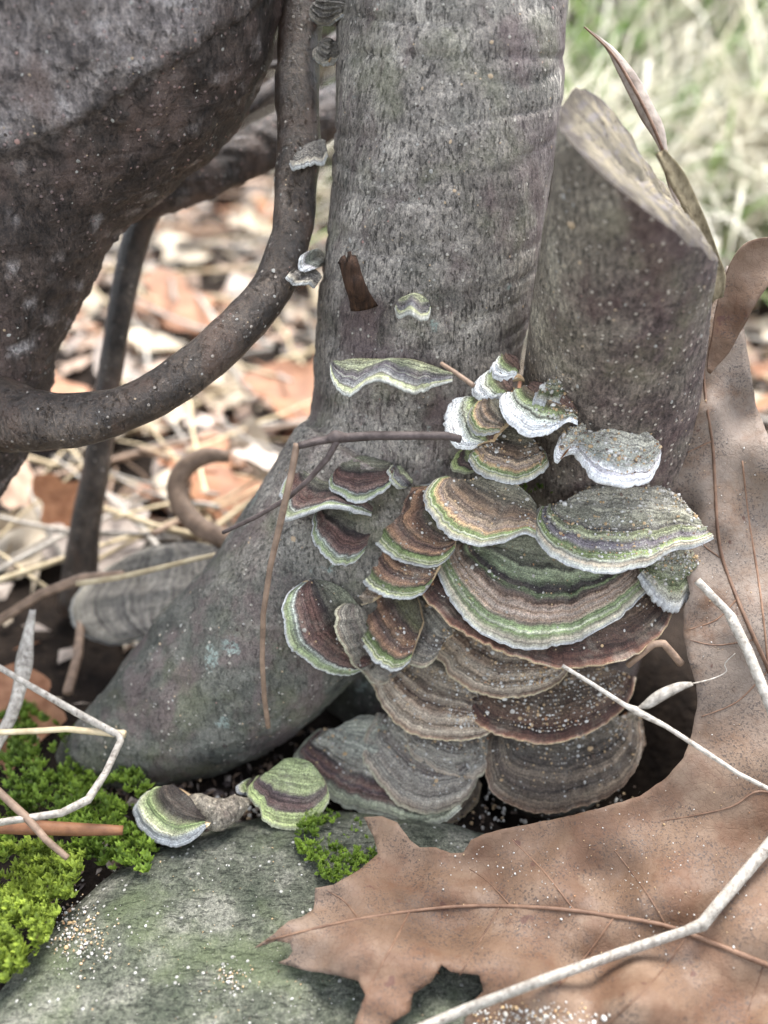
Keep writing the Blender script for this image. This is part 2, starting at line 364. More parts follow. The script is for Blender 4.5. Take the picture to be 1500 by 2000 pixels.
Z['moldy'] = zone_mat('zones_crusty_green', [(0, (120, 116, 98)), (.3, (128, 128, 104)), (.5, (96, 102, 66)), (.62, (112, 116, 78)), (.8, (146, 142, 126)), (1, (186, 178, 164))], dust=0.8, dustc=lin((175, 170, 155)))
Z['far'] = zone_mat('zones_far_grey', [(0, (112, 106, 98)), (.4, (126, 120, 112)), (.7, (112, 106, 98)), (.85, (134, 126, 114)), (.94, (164, 154, 136)), (1, (196, 184, 160))], dust=0.3)
M['pore'] = plain_mat('pore_surface', lin((150, 122, 92)), lin((196, 176, 142)), 6, 0.9, 0.6, 0.1, bd=0.03)
M['pore_brown'] = plain_mat('pore_surface_brown', lin((96, 62, 38)), lin((140, 98, 64)), 6, 0.9, 0.6, 0.1, bd=0.03)

# ------------------------------------------------------------------ ground
def gz(x, y):
    x = np.asarray(x, float); y = np.asarray(y, float)
    p = np.stack([x, y, np.zeros_like(x)], -1)
    z = 0.35 * fbm(p, 0.22, 3, 4) + 1.2 * smooth01(26, 60, y) * fbm(p, 0.07, 9, 3)
    z = z + 26 * smooth01(66, 128, y + 0.25 * x) + 6 * smooth01(130, 300, y)
    hol = np.exp(-(((x - 6.3) / 3.4) ** 2 + ((y - 18.2) / 3.4) ** 2) ** 2)
    return z - 5.5 * hol - 0.25 + 0.75 * np.exp(-(((x + 5.6) / 3.2) ** 2 + ((y - 14.8) / 1.5) ** 2) ** 2)
soil = plain_mat('humus', lin((22, 18, 15)), lin((44, 36, 30)), 1.2, 0.95, 0.8, 0.1, bd=0.3, spots=lin((62, 52, 42)))
xs = np.concatenate([np.linspace(-400, -45, 22), np.linspace(-43, 60, 150), np.linspace(63, 420, 22)])
ys = np.concatenate([np.linspace(-120, 0, 14), np.linspace(1, 60, 90), np.linspace(61.5, 140, 60), np.linspace(146, 900, 26)])
GX, GY = np.meshgrid(xs, ys)
GZ = gz(GX, GY)
nx_, ny_ = len(xs), len(ys)
mesh_obj('ground', np.stack([GX, GY, GZ], -1).reshape(-1, 3), [(j * nx_ + i, j * nx_ + i + 1, (j + 1) * nx_ + i + 1, (j + 1) * nx_ + i) for j in range(ny_ - 1) for i in range(nx_ - 1)], soil)
tag(bpy.data.objects['ground'], 'dark humus ground between the roots and up the bank', kind='structure')

# ------------------------------------------------------------------ trunks
def remeshed(parts, voxel, smooth_it, disp):
    """joins closed tubes into one skin, then displaces it; returns (verts, faces, normals)"""
    V, F, k = [], [], 0
    for v, f in parts:
        V.append(v); F += [tuple(i + k for i in q) for q in f]; k += len(v)
    me = bpy.data.meshes.new('tmp'); me.from_pydata([tuple(x) for x in np.vstack(V)], [], F)
    bm = bmesh.new(); bm.from_mesh(me); bmesh.ops.recalc_face_normals(bm, faces=bm.faces); bm.to_mesh(me); bm.free()
    o = bpy.data.objects.new('tmp', me); COL.objects.link(o)
    r = o.modifiers.new('r', 'REMESH'); r.mode = 'VOXEL'; r.voxel_size = voxel; r.use_smooth_shade = True
    s = o.modifiers.new('s', 'SMOOTH'); s.factor = 0.5; s.iterations = smooth_it
    dg = bpy.context.evaluated_depsgraph_get()
    m2 = bpy.data.meshes.new_from_object(o.evaluated_get(dg))
    n = len(m2.vertices)
    co = np.empty(n * 3); m2.vertices.foreach_get('co', co); co = co.reshape(-1, 3)
    no = np.empty(n * 3); m2.vertices.foreach_get('normal', no); no = no.reshape(-1, 3)
    fs = [tuple(p.vertices) for p in m2.polygons]
    bpy.data.objects.remove(o); bpy.data.meshes.remove(m2); bpy.data.meshes.remove(me)
    co = co + no * disp(co)[:, None]
    return co, fs, no

def axis_disp(co, axes, seed):   # fine bark relief, stretched along the stem
    q = co * np.array(axes)
    return fbm(q, 1.0, seed, 4)

def trunk_disp(co):
    s = 0.10 * fbm(co, 0.5, 21, 3) + 0.05 * axis_disp(co, (3.2, 3.2, 0.7), 31) + 0.022 * axis_disp(co, (9, 9, 2.2), 41)
    wr = np.abs(vnoise(co * np.array([0.25, 0.25, 1.7]), 1.0, 77))
    up = smooth01(5, 9, co[:, 2])
    s = s + (1 - up) * (0.10 * fbm(co, 1.1, 25, 4) - 0.05 * np.abs(vnoise(co, 3.0, 26)) + 0.035 * fbm(co, 6.0, 27, 2))
    s = s - 0.10 * (1 - smooth01(0.0, 0.2, wr)) * up * (0.5 + 0.5 * vnoise(co, 0.5, 8))
    return s
def vt(ctrl, n, seg=28):  # rows: u, v, y of the axis, radius cm
    c = catmull(np.array(ctrl, float), n)
    C = np.array([py(u, v, y) for u, v, y, r in c]); return tube(C, c[:, 3], seg)
main_parts = [
    vt([(905, -420, 26.6, 2.95), (893, -150, 25.3, 2.86), (885, 0, 24.5, 2.76), (868, 300, 23.3, 2.74), (836, 550, 22.4, 2.74), (815, 700, 21.9, 2.72), (805, 850, 21.5, 2.78), (800, 1000, 21.5, 2.9), (800, 1200, 21.4, 3.1), (800, 1420, 21.2, 3.4)], 40),
    pxtube([(740, 900, 23.6, 170), (640, 1085, 24.0, 184), (540, 1222, 24.5, 184), (410, 1342, 24.7, 168), (285, 1422, 24.6, 122), (190, 1464, 24.6, 76), (120, 1480, 24.8, 28)], 26, 26),
    vt([(880, 1000, 20.9, 2.6), (985, 1150, 20.4, 2.4), (1040, 1330, 19.8, 2.3), (1060, 1500, 19.2, 2.3)], 14),
    vt([(775, 1150, 21.0, 2.3), (785, 1300, 19.9, 2.0), (795, 1400, 19.2, 1.8), (790, 1480, 18.8, 1.8)], 14),
]
co, fs, no = remeshed(main_parts, 0.105, 7, trunk_disp)
TR = thing('tree_trunk', 'upright grey trunk behind the fungi, wrinkled bark and one root flaring left', 'tree', py(800, 1330, 20.6))
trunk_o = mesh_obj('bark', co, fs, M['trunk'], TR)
TRUNK = (co, fs, no)
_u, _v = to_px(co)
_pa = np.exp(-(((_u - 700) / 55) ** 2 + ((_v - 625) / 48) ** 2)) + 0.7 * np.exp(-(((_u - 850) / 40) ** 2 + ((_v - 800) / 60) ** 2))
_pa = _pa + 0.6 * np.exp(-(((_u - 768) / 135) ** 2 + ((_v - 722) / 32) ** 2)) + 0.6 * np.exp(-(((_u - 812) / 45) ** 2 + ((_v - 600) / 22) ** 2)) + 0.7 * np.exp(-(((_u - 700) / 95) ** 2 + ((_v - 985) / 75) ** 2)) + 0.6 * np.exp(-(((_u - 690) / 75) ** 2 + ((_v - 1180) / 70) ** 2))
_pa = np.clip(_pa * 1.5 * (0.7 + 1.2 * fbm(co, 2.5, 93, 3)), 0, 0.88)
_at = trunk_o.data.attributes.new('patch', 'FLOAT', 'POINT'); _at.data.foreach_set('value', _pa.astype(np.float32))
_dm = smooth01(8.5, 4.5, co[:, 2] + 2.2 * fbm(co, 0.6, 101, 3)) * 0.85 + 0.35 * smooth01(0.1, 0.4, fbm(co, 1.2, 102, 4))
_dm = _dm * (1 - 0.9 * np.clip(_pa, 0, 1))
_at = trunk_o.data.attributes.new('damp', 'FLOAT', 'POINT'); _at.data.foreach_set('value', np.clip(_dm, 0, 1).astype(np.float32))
_pu = smooth01(930, 1040, _u + 60 * fbm(co, 0.9, 103, 3)) * smooth01(720, 620, _v) * np.clip(0.45 + 1.6 * vnoise(co * np.array([0.4, 0.4, 2.0]), 1.0, 104), 0, 0.9) * 0.6
_at = trunk_o.data.attributes.new('purple', 'FLOAT', 'POINT'); _at.data.foreach_set('value', np.clip(_pu, 0, 1).astype(np.float32))

# broken twig stub on the trunk, with its dark scar
stub_m = plain_mat('dead_wood_and_gap', lin((26, 18, 14)), lin((70, 50, 37)), 1.6, 0.75, 0.7, 0.2, streak=(6, 6, 0.8), bd=0.08)
def strip0(ctrl, n, curl, tw, crumple, seed):
    c = catmull(np.array(ctrl, float), n); V = []
    for (u0, v0, u1, v1, d) in c:
        a, bq = P(u0, v0, d), P(u1, v1, d); wdt = np.linalg.norm(bq - a)
        V += [a + (bq - a) * (k / (tw - 1)) + np.array([0, -1, 0.2]) * (curl * wdt * 4 * (k / (tw - 1)) * (1 - k / (tw - 1))) for k in range(tw)]
    V = np.array(V); V = V + np.array([0, -1, 0.2]) * (crumple * fbm(V, 2.5, seed, 3))[:, None]
    V[:tw] += np.outer(RNG.uniform(-0.22, 0.12, tw), UPV)
    return V, [(i * tw + k, i * tw + k + 1, (i + 1) * tw + k + 1, (i + 1) * tw + k) for i in range(n - 1) for k in range(tw - 1)]
V, F = strip0([(664, 502, 690, 498, 19.7), (669, 525, 698, 520, 19.8), (676, 552, 707, 547, 20.0), (684, 578, 718, 572, 20.3), (688, 604, 734, 596, 20.7)], 18, 0.35, 8, 0.12, 4)
_o = mesh_obj('branch_stub', V, F, stub_m, TR); _m = _o.modifiers.new('thickness', 'SOLIDIFY'); _m.thickness = 0.14; _m.offset = 0

# dark strip: shade of the black slit on the trunk's right side, as colour
V, F = pxtube([(1098, 210, 22.4, 4), (1086, 300, 22.2, 10), (1076, 400, 22.2, 15), (1064, 500, 22.3, 11), (1056, 560, 22.4, 4)], 24, 8, flat=0.35, nz=0.3, nsc=2)
mesh_obj('gap_shade_strip', V, F, stub_m, TR)

# left leaning trunk
def left_disp(co):
    u, v = to_px(co)
    edge = 300 - 0.3 * u - 0.00058 * u * u + 26 * vnoise(co, 1.1, 91) + 10 * vnoise(co, 4.0, 92)
    lay = 1 - smooth01(-8, 6, v - edge)
    return 0.18 * fbm(co, 0.4, 51, 4) + 0.10 * fbm(co, 1.6, 61, 3) - 0.08 * np.abs(vnoise(co, 2.6, 63)) + 0.05 * fbm(co, 6, 62, 2) + 0.2 * lay * smooth01(-40, 60, 600 - u)
def lpx(rows, n, seg=40):
    return pxtube(rows, n, seg)
left_parts = [
    lpx([(240, -320, 21.2, 362), (185, 0, 21.4, 355), (104, 140, 21.6, 306), (8, 262, 21.9, 284), (-75, 440, 22.3, 262), (-132, 605, 22.7, 240), (-165, 760, 23.1, 240), (-250, 900, 23.8, 235), (-350, 1060, 25, 240), (-420, 1300, 26.5, 250)], 40),
    pxtube([(60, 350, 24.5, 80), (240, 376, 25.2, 58), (330, 358, 25.8, 52), (480, 300, 26.8, 50), (640, 225, 28, 48), (800, 140, 30, 46)], 22, 16),
]
co, fs, no = remeshed(left_parts, 0.14, 3, left_disp)
LT = thing('tree_trunk', 'thick dark purplish brown trunk leaning in from upper left, grey scaly bark patch', 'tree', P(-420, 1300, 26.5))
left_o = mesh_obj('bark', co, fs, M['left'], LT)
LEFT = (co, fs, no)
_u, _v = to_px(co)
_e = 300 - 0.3 * _u - 0.00058 * _u * _u + 26 * vnoise(co, 1.1, 91) + 30 * fbm(co, 3.0, 92, 3)
_pa = (1 - smooth01(-55, 45, _v - _e + 30 * fbm(co, 5.0, 96, 3))) * smooth01(0, 200, 560 - _u) * np.clip(0.72 + 0.9 * fbm(co, 1.6, 93, 4), 0, 1) + 0.75 * smooth01(0.22, 0.42, fbm(co, 1.9, 95, 4)) * smooth01(0, 60, _v - _e)
_at = left_o.data.attributes.new('patch', 'FLOAT', 'POINT'); _at.data.foreach_set('value', np.clip(_pa, 0, 1).astype(np.float32))
# forked twigs seen behind the vine: they grow from the same branch
for ctrl in ([(430, 250, 26.6, 16), (500, 195, 27, 17), (560, 150, 27.6, 13), (660, 70, 28.6, 9)], [(470, 150, 27.4, 6), (520, 130, 27.8, 7), (600, 118, 28.4, 6)], [(640, 190, 28.0, 6), (636, 230, 27.8, 9), (632, 262, 27.6, 14)]):
    V, F = pxtube(ctrl, 12, 8, nz=0.15); mesh_obj('side_twig', V, F, M['left'], LT)

# looping vine stem
V, F = pxtube([(600, -140, 22.6, 48), (591, 0, 22.3, 44.6), (583, 100, 22.1, 42.8), (580, 200, 22.0, 42.8), (583, 300, 21.9, 42.8), (577, 400, 21.8, 40.0), (560, 490, 21.7, 39.1), (520, 580, 21.5, 41.9), (450, 660, 21.3, 42.8), (370, 725, 21.1, 43.7), (280, 780, 21.0, 43.7), (180, 815, 21.0, 49), (80, 822, 21.2, 58), (-20, 800, 21.8, 76), (-110, 770, 22.6, 100)], 150, 30, nz=0.16, nsc=1.1, seed=3)
VN = thing('vine_stem', 'smooth brown stem looping down from the top and left into the dark trunk', 'stem', P(-20, 800, 21.8))
vine_o = mesh_obj('bark', V, F, M['vine'], VN)
VINE = (np.asarray(V), F, None)
for a, b_, r in (((560, 318, 21.4, 50), (600, 312, 21.4, 50), 1),):
    pass

# thin stem behind
V, F = pxtube([(300, 380, 26.4, 27), (262, 480, 26.8, 26), (236, 600, 27.2, 24), (212, 750, 27.8, 24), (190, 900, 28.4, 26), (165, 1040, 29.2, 30), (150, 1190, 30.2, 38)], 30, 14, nz=0.08, nsc=1)
o = mesh_obj('sapling_stem', V, F, M['vine']); tag(o, 'thin straight brown stem standing behind the looping vine stem', 'stem')

# ------------------------------------------------------------------ cut stump
c = catmull(np.array([(1090, 1380, 23.4, 2.3), (1125, 1200, 22.4, 2.35), (1172, 1010, 20.9, 2.5), (1178, 900, 20.4, 2.32), (1188, 780, 20.0, 2.15), (1204, 650, 19.4, 2.02), (1222, 520, 18.8, 1.86), (1240, 400, 18.3, 1.72), (1264, 240, 17.7, 1.62), (1290, 60, 17.1, 1.5)], float), 60)
C = np.array([py(u, v, y) for u, v, y, r in c])
seg = 64
SV, _ = tube(C, c[:, 3], seg, caps=False)
SV = SV.reshape(len(C), seg, 3)
dcut = P(0, 0, 1) @ FWD * 0 + 17.0
pl, pr_, pf = P(1112, 262, dcut), P(1400, 520, dcut - 0.1), P(1226, 394, dcut - 1.75)
cn = np.cross(pr_ - pl, pf - pl); cn /= np.linalg.norm(cn)
if cn[2] < 0: cn = -cn
aw = np.cross(cn, (pr_ - pl) / np.linalg.norm(pr_ - pl)); aw = aw if aw @ FWD > 0 else -aw
dtip = -0.82 * (pr_ - pl) / np.linalg.norm(pr_ - pl) + 0.57 * aw
rim = np.zeros((seg, 3)); keep_last = np.zeros(seg, int)
for j in range(seg):
    q0 = SV[int(len(C) * 0.7), j] - C[int(len(C) * 0.7)]; q0 = q0 / np.linalg.norm(q0)
    h = (SV[:, j] - pl) @ cn - 0.8 * max(0.0, q0 @ dtip) ** 3 - 0.07 * vnoise(q0[None] * 5.0, 1.0, 19)[0] - 0.04 * vnoise(q0[None] * 14.0, 1.0, 18)[0]
    k = int(np.argmax(h > 0)) if (h > 0).any() else len(C) - 1
    a, bq = SV[k - 1, j], SV[k, j]; t = h[k - 1] / (h[k - 1] - h[k])
    rim[j] = a + (bq - a) * t; keep_last[j] = k
nr = 60
grid = np.zeros((nr, seg, 3))
for j in range(seg):
    L = np.vstack([SV[:keep_last[j], j], rim[j]]); s = np.linspace(0, len(L) - 1, nr)
    i0 = np.minimum(s.astype(int), len(L) - 2); f = (s - i0)[:, None]
    grid[:, j] = L[i0] * (1 - f) + L[i0 + 1] * f
flat_g = grid.reshape(-1, 3)
out = flat_g - np.repeat(C[np.linspace(0, len(C) - 10, nr).astype(int)], seg, 0); out /= np.linalg.norm(out, axis=1)[:, None]
fade = np.repeat(1 - smooth01(0.96, 1.0, np.linspace(0, 1, nr)) * 0.7, seg)
flat_g = flat_g + out * ((0.07 * fbm(flat_g, 0.7, 71, 3) + 0.03 * fbm(flat_g * np.array([3, 3, 1]), 1.5, 72, 3)) * fade)[:, None]
F = [(i * seg + j, i * seg + (j + 1) % seg, (i + 1) * seg + (j + 1) % seg, (i + 1) * seg + j) for i in range(nr - 1) for j in range(seg)]
ST = thing('cut_stump', 'short stump beside the trunk, sawn off at a slant with a fibrous top', 'stump', C[4])
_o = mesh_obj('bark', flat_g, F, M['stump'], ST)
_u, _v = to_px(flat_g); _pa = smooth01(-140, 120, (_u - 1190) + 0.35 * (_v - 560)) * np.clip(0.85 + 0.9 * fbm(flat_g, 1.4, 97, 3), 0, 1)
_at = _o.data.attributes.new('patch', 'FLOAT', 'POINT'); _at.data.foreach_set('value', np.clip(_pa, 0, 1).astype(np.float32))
STUMP = (flat_g, F, None)
cutm = NB('cut_wood')
cm = cutm.co.outputs['UV']
g1 = cutm.noise(cutm.mapped((0.6, 5.5, 1), (0, 0, 0), 'UV'), 1.0, 6, 0.7, 0.25)
cc = cutm.ramp(g1, [(0.32, lin((60, 54, 48))), (0.44, lin((98, 91, 80))), (0.54, lin((126, 117, 100))), (0.66, lin((160, 147, 120)))])
cc = cutm.mix(cutm.math('MULTIPLY', cutm.step(cutm.noise(cm, 3.2, 4, 0.6), 0.5, 0.62), 0.7), cc, lin((112, 106, 106)))
cc = cutm.mix(cutm.math('MULTIPLY', cutm.step(cutm.noise(cm, 9, 4, 0.6), 0.58, 0.68), 0.8), cc, lin((64, 56, 50)))
ea = cutm.n('ShaderNodeAttribute'); ea.attribute_name = 'edge'
cc = cutm.mix(cutm.math('MULTIPLY', cutm.step(cutm.math('ADD', ea.outputs['Fac'], cutm.math('MULTIPLY', cutm.noise(cm, 2.0, 3), 0.5)), 0.98, 1.2), 0.75), cc, lin((66, 60, 58)))
M['cut'] = cutm.done(cc, 0.9, cutm.bump(g1, 1.0, 0.12), 0.1)
ctr = rim.mean(0); rim2 = flat_g[-seg:]
ax1 = (pr_ - pl) / np.linalg.norm(pr_ - pl); ax2 = np.cross(cn, ax1)
V, UV, ED = [], [], []
nrad = 14
for i in range(nrad + 1):
    s = i / nrad
    for j in range(seg):
        p = ctr + (rim2[j] - ctr) * s
        q = p - ctr
        hgt = 0.05 * math.sin(s * 3.1) + (0.22 * fbm(np.array([[q @ ax1 * 0.8, q @ ax2 * 4, 0]]), 1.0, 12, 3)[0]) * (1 if 0 < s < 1 else 0)
        V.append(p + cn * hgt); UV.append((q @ ax1, q @ ax2)); ED.append(s)
F = [(i * seg + j, (i + 1) * seg + j, (i + 1) * seg + (j + 1) % seg, i * seg + (j + 1) % seg) for i in range(nrad) for j in range(seg)]
_o = mesh_obj('cut_face', V, F, M['cut'], ST, uvs=UV); _at = _o.data.attributes.new('edge', 'FLOAT', 'POINT'); _at.data.foreach_set('value', ED)
# loose bark sheet standing behind the cut
def strip(ctrl, n, curl=0.3, tw=9, thick=0.03, seed=0, side=(0, -1, 0.2), crumple=0.03):
    """ctrl rows: left px (u, v), right px (u, v), depth -> thin curled sheet"""
    c = catmull(np.array(ctrl, float), n); V = []
    for (u0, v0, u1, v1, d) in c:
        a, bq = P(u0, v0, d), P(u1, v1, d); wdt = np.linalg.norm(bq - a)
        for k in range(tw):
            t = k / (tw - 1)
            V.append(a + (bq - a) * t + np.array(side) * (curl * wdt * 4 * t * (1 - t)))
    V = np.array(V); V = V + np.array(side) * (crumple * fbm(V, 1.3, seed, 3))[:, None]
    F = [(i * tw + k, i * tw + k + 1, (i + 1) * tw + k + 1, (i + 1) * tw + k) for i in range(n - 1) for k in range(tw - 1)]
    return V, F
def solid(o, t=0.03):
    s = o.modifiers.new('thickness', 'SOLIDIFY'); s.thickness = t; s.offset = 0; return o
flapm = plain_mat('loose_bark', lin((78, 68, 52)), lin((136, 124, 100)), 4.0, 0.95, 0.8, 0.1, streak=(2, 2, 1))
V, F = strip([(1282, 300, 1300, 292, 18.2), (1310, 360, 1338, 340, 18.3), (1352, 440, 1374, 420, 18.5), (1378, 500, 1398, 478, 18.7), (1392, 560, 1416, 536, 18.9), (1388, 590, 1412, 580, 19.0)], 24, -0.2, crumple=0.1)
solid(mesh_obj('bark_flap', V, F, flapm, ST), 0.06)

# ------------------------------------------------------------------ foreground stone
def blob_slab(outline, ctr, top, depth, seed, nrad=46, nseg=150, tilt=(0, 0), rim=0.12, relief=0.12):
    ol = catmull(np.vstack([outline, outline[:1]]), nseg + 1)[:-1]
    ctr = np.array(ctr, float); V = []
    for i in range(nrad + 1):
        s = min(1.0, i / (nrad - 6)); k = max(0, i - (nrad - 6)) / 6.0
        for j in range(nseg):
            p = ctr + (ol[j] - ctr) * s
            z = top + tilt[0] * (p[0] - ctr[0]) + tilt[1] * (p[1] - ctr[1])
            z -= rim * 6 * max(0, s - 0.86) ** 2 * 30
            V.append((p[0] + (p[0] - ctr[0]) * 0.02 * math.sin(k * 3.1), p[1] + (p[1] - ctr[1]) * 0.02 * math.sin(k * 3.1), z - k * depth))
    V = np.array(V)
    V[:, 2] += relief * fbm(V, 0.45, seed, 4) + 0.05 * fbm(V, 2.2, seed + 5, 3) + 0.02 * fbm(V, 7, seed + 6, 2)
    V[:, :2] += (0.16 * fbm(V, 0.9, seed + 7, 3))[:, None]
    F = [(i * nseg + j, (i + 1) * nseg + j, (i + 1) * nseg + (j + 1) % nseg, i * nseg + (j + 1) % nseg) for i in range(nrad) for j in range(nseg)]
    return V, F
V, F = blob_slab(np.array([(-9.5, 5), (-8.6, 9.2), (-7.6, 11.6), (-6.2, 13.5), (-4.5, 14.4), (-2.5, 14.9), (0, 14.9), (3, 14.2), (7, 13.2), (11, 10), (11, 5), (4, 2.5), (-5, 2.5)], float), (0.5, 8.5), 1.05, 2.4, 5, tilt=(0.0, -0.01))
o = mesh_obj('stone', V, F, M['stone']); tag(o, 'flat grey-green stone in the foreground under the big oak leaf', 'stone')
STONE_V = V

# ------------------------------------------------------------------ bracket fungi
from mathutils.bvhtree import BVHTree
_wv, _wf, _k = [], [], 0
for _src in (TRUNK, STUMP, VINE):
    _wv += [tuple(x) for x in _src[0]]; _wf += [tuple(int(i) + _k for i in f) for f in _src[1]]; _k = len(_wv)
CAPI = {}
WOOD = BVHTree.FromPolygons(_wv, _wf)
CAPS = []   # (top vertices grid, normal) for scattering sand
def fungus(label, margin, back, y, mat, tilt=18, roll=0, dome=0.25, thick=0.08, wav=0.085, lift=None, group=None, pore='pore', nt_=72, nr_=22, d=None, rag=0.03, attach=None, shift=0.35):
    ns = len(CAPS) * 13 + 5
    Mp = catmull(margin, nt_); Bp = catmull(back, nt_)
    b0 = Bp.mean(0)
    A = P(b0[0], b0[1], d) if d else py(b0[0], b0[1], y)
    ti, ro = math.radians(tilt), math.radians(roll)
    n = np.array([math.sin(ro), -math.sin(ti) * math.cos(ro), math.cos(ti) * math.cos(ro)]); n /= np.linalg.norm(n)
    lf = np.zeros(nt_)
    if lift is not None:
        lf = catmull(np.stack([np.linspace(0, 1, len(lift)), np.array(lift, float)], 1), nt_)[:, 1]
    def on_plane(q, off):
        r = np.array([ray(u, v) for u, v in q])
        t = ((A - CAM) @ n + off) / (r @ n)
        return CAM + r * t[:, None]
    moved = 0.0
    for it in range(4):                                   # bring the shelf out of the wood until its rim is free
        M3 = on_plane(Mp, lf); B3 = on_plane(Bp, 0 * lf)
        viol = []
        for i in range(4, nt_ - 4, 3):
            dv = M3[i] - CAM; L0 = np.linalg.norm(dv)
            for q_ in (M3[i], 0.45 * M3[i] + 0.55 * B3[i]):
                dv = q_ - CAM; L0 = np.linalg.norm(dv); hit = WOOD.ray_cast(Vector(CAM), Vector(dv / L0))
                if hit[0] is not None: viol.append(L0 - hit[3] + 0.06)
        mv = float(np.percentile(viol, 85)) if viol else -1
        if mv <= 0.0 or moved >= shift: break
        mv = min(mv, shift - moved); moved += mv
        A = A + (CAM - A) / np.linalg.norm(CAM - A) * min(mv, 1.2)
    if attach is not None:                                # a fan growing close along the bark: depth follows the wood
        def wood(q):
            r_ = []
            for u, v in q:
                dr = ray(u, v); L0 = np.linalg.norm(dr); h_ = WOOD.ray_cast(Vector(CAM), Vector(dr / L0)); r_.append(h_[3] / L0 if h_[0] is not None else np.nan)
            r_ = np.array(r_); md = np.nanmedian(r_); r_ = np.where(np.isnan(r_), md, r_); r_ = np.clip(r_, md - 0.8, md + 0.8)
            k_ = np.ones(15) / 15; return np.convolve(np.pad(r_, 7, mode='edge'), k_, 'valid')
        wM = wood(Mp) - attach * (0.25 + 0.75 * np.sin(np.pi * np.linspace(0, 1, nt_)) ** 0.6) - lf
        wB = wood(Bp) + 0.12
        M3 = np.array([P(u, v, q) for (u, v), q in zip(Mp, wM)]); B3 = np.array([P(u, v, q) for (u, v), q in zip(Bp, wB)])
        A = B3[nt_ // 2]
        n = np.cross(M3[-1] - M3[0], B3[nt_ // 2] - M3[nt_ // 2]); n /= np.linalg.norm(n)
        if n @ (CAM - A) < 0: n = -n
    outd = M3 - B3; L = np.linalg.norm(outd, axis=1); outd /= L[:, None] + 1e-9
    tt = np.linspace(0, 1, nt_)
    sc = np.linalg.norm(M3[0] - M3[-1]) + L.mean()
    seedv = np.stack([tt * sc * 2.4, np.full(nt_, ns * 1.7), np.zeros(nt_)], 1)
    M3 = M3 + outd * (rag * np.clip(np.minimum(tt, 1 - tt) * 6, 0.15, 1) * (vnoise(seedv, 5.0, ns) + 0.8 * vnoise(seedv, 11.0, ns + 1)))[:, None]
    arc = np.concatenate([[0], np.cumsum(np.linalg.norm(np.diff(M3, axis=0), axis=1))])
    wv = wav * vnoise(seedv, 0.9, ns + 3) + 0.3 * wav * vnoise(seedv, 3.1, ns + 4)
    fadeend = np.clip(np.minimum(tt, 1 - tt) * 8, 0, 1)
    fold = 0.12 * vnoise(seedv, 0.75, ns + 21) + 0.05 * vnoise(seedv, 2.1, ns + 22)
    ridg = [0.034 * math.sin(r * 31 + ns) + 0.020 * math.sin(r * 57 + ns * 2) for r in np.linspace(0, 1, nr_ + 8)]
    def lay(r, drop, idx=0, outw=0.0):
        hh = dome * (1 - r ** 2.0) * (0.35 + 0.65 * fadeend) + wv * r ** 2 * fadeend + fold * math.sin(math.pi * r ** 1.4) * fadeend + (ridg[idx] if 0.08 < r < 0.98 else 0)
        S = B3 + (M3 - B3) * r + n * (hh - drop)[:, None] + outd * outw
        S = S + n * (0.07 * fbm(S, 1.3, ns + 9, 3) * (1 - r ** 3) * fadeend)[:, None]
        return S
    rc = 0.90
    rt = np.linspace(0, rc, nr_)
    top = [lay(r, 0 * tt, i) for i, r in enumerate(rt)]
    th = thick * (0.55 + 0.45 * fadeend)
    mg, mr = [], []
    for r in (rc, 0.93, 0.96, 0.985): mg.append(lay(r, 0 * tt + th * 0.25 * max(0, (r - 0.93) / 0.07) ** 2, nr_ - 1)); mr.append(r)
    for ph in (20, 60, 90, 130, 165):
        a = math.radians(ph)
        mg.append(lay(0.985, th * 0.25 + th * 0.375 * (1 - math.cos(a)), nr_ - 1, 0.015 * 0 + thick * 0.33 * math.sin(a) + 0.008)); mr.append(1.0)
    for r in (0.95, rc): mg.append(lay(r, th * (1 + 0.3 * (1 - r)), nr_ - 1)); mr.append(1.0)
    rb = np.linspace(rc, 0, 9)
    bot = [lay(r, th * (1 + 2.2 * (1 - r) ** 1.4) + 0.02 * (1 if 0 < r < rc else 0), nr_ - 1) for r in rb]
    loc = (A + n * dome * 0.2)
    R = thing('bracket_fungus', label, 'fungus', loc, group)
    def grid(rows, rv, name, m):
        V = np.vstack(rows); k = len(rows)
        F = [(i * nt_ + j, (i + 1) * nt_ + j, (i + 1) * nt_ + j + 1, i * nt_ + j + 1) for i in range(k - 1) for j in range(nt_ - 1)]
        uv = np.array([(arc[j] / 5.0, min(0.999, rv[i])) for i in range(k) for j in range(nt_)])
        # orient: first face normal must follow +n for the top
        return mesh_obj(name, V, F, m, R, uvs=uv)
    grid(top, rt, 'cap', mat)
    grid(mg, mr, 'margin', mat)
    grid(bot, list(rb), 'pore_surface', M[pore])
    CAPS.append((np.array(top), n)); CAPI[label] = len(CAPS) - 1
    return R

T = 'shelves of the main turkey tail cluster'
Sg = 'small fungi dotted over the trunk'
fungus('large grey-green shelf at top right of the cluster, white tip touching the upright leaf', [(1052, 992), (1040, 1018), (1043, 1040), (1060, 1068), (1090, 1090), (1130, 1108), (1170, 1117), (1210, 1118), (1250, 1108), (1280, 1095), (1310, 1076), (1332, 1070), (1352, 1070), (1394, 1050)], [(1108, 982), (1160, 958), (1230, 952), (1300, 968), (1350, 1005)], 18.1, Z['topr'], 17, 4, 0.22, group=T)
F2 = fungus('tan and green wavy shelf left of the large grey-green shelf, pale lower edge', [(868, 930), (845, 942), (829, 968), (832, 995), (850, 1020), (878, 1046), (915, 1061), (950, 1066), (982, 1061), (1008, 1047), (1024, 1041), (1046, 1048)], [(925, 948), (960, 942), (1005, 956), (1048, 990)], 17.7, Z['topl'], 20, -6, 0.22, lift=[0, 0, 0, 0, 0.0, 0.1, 0.15, 0.1], group=T)
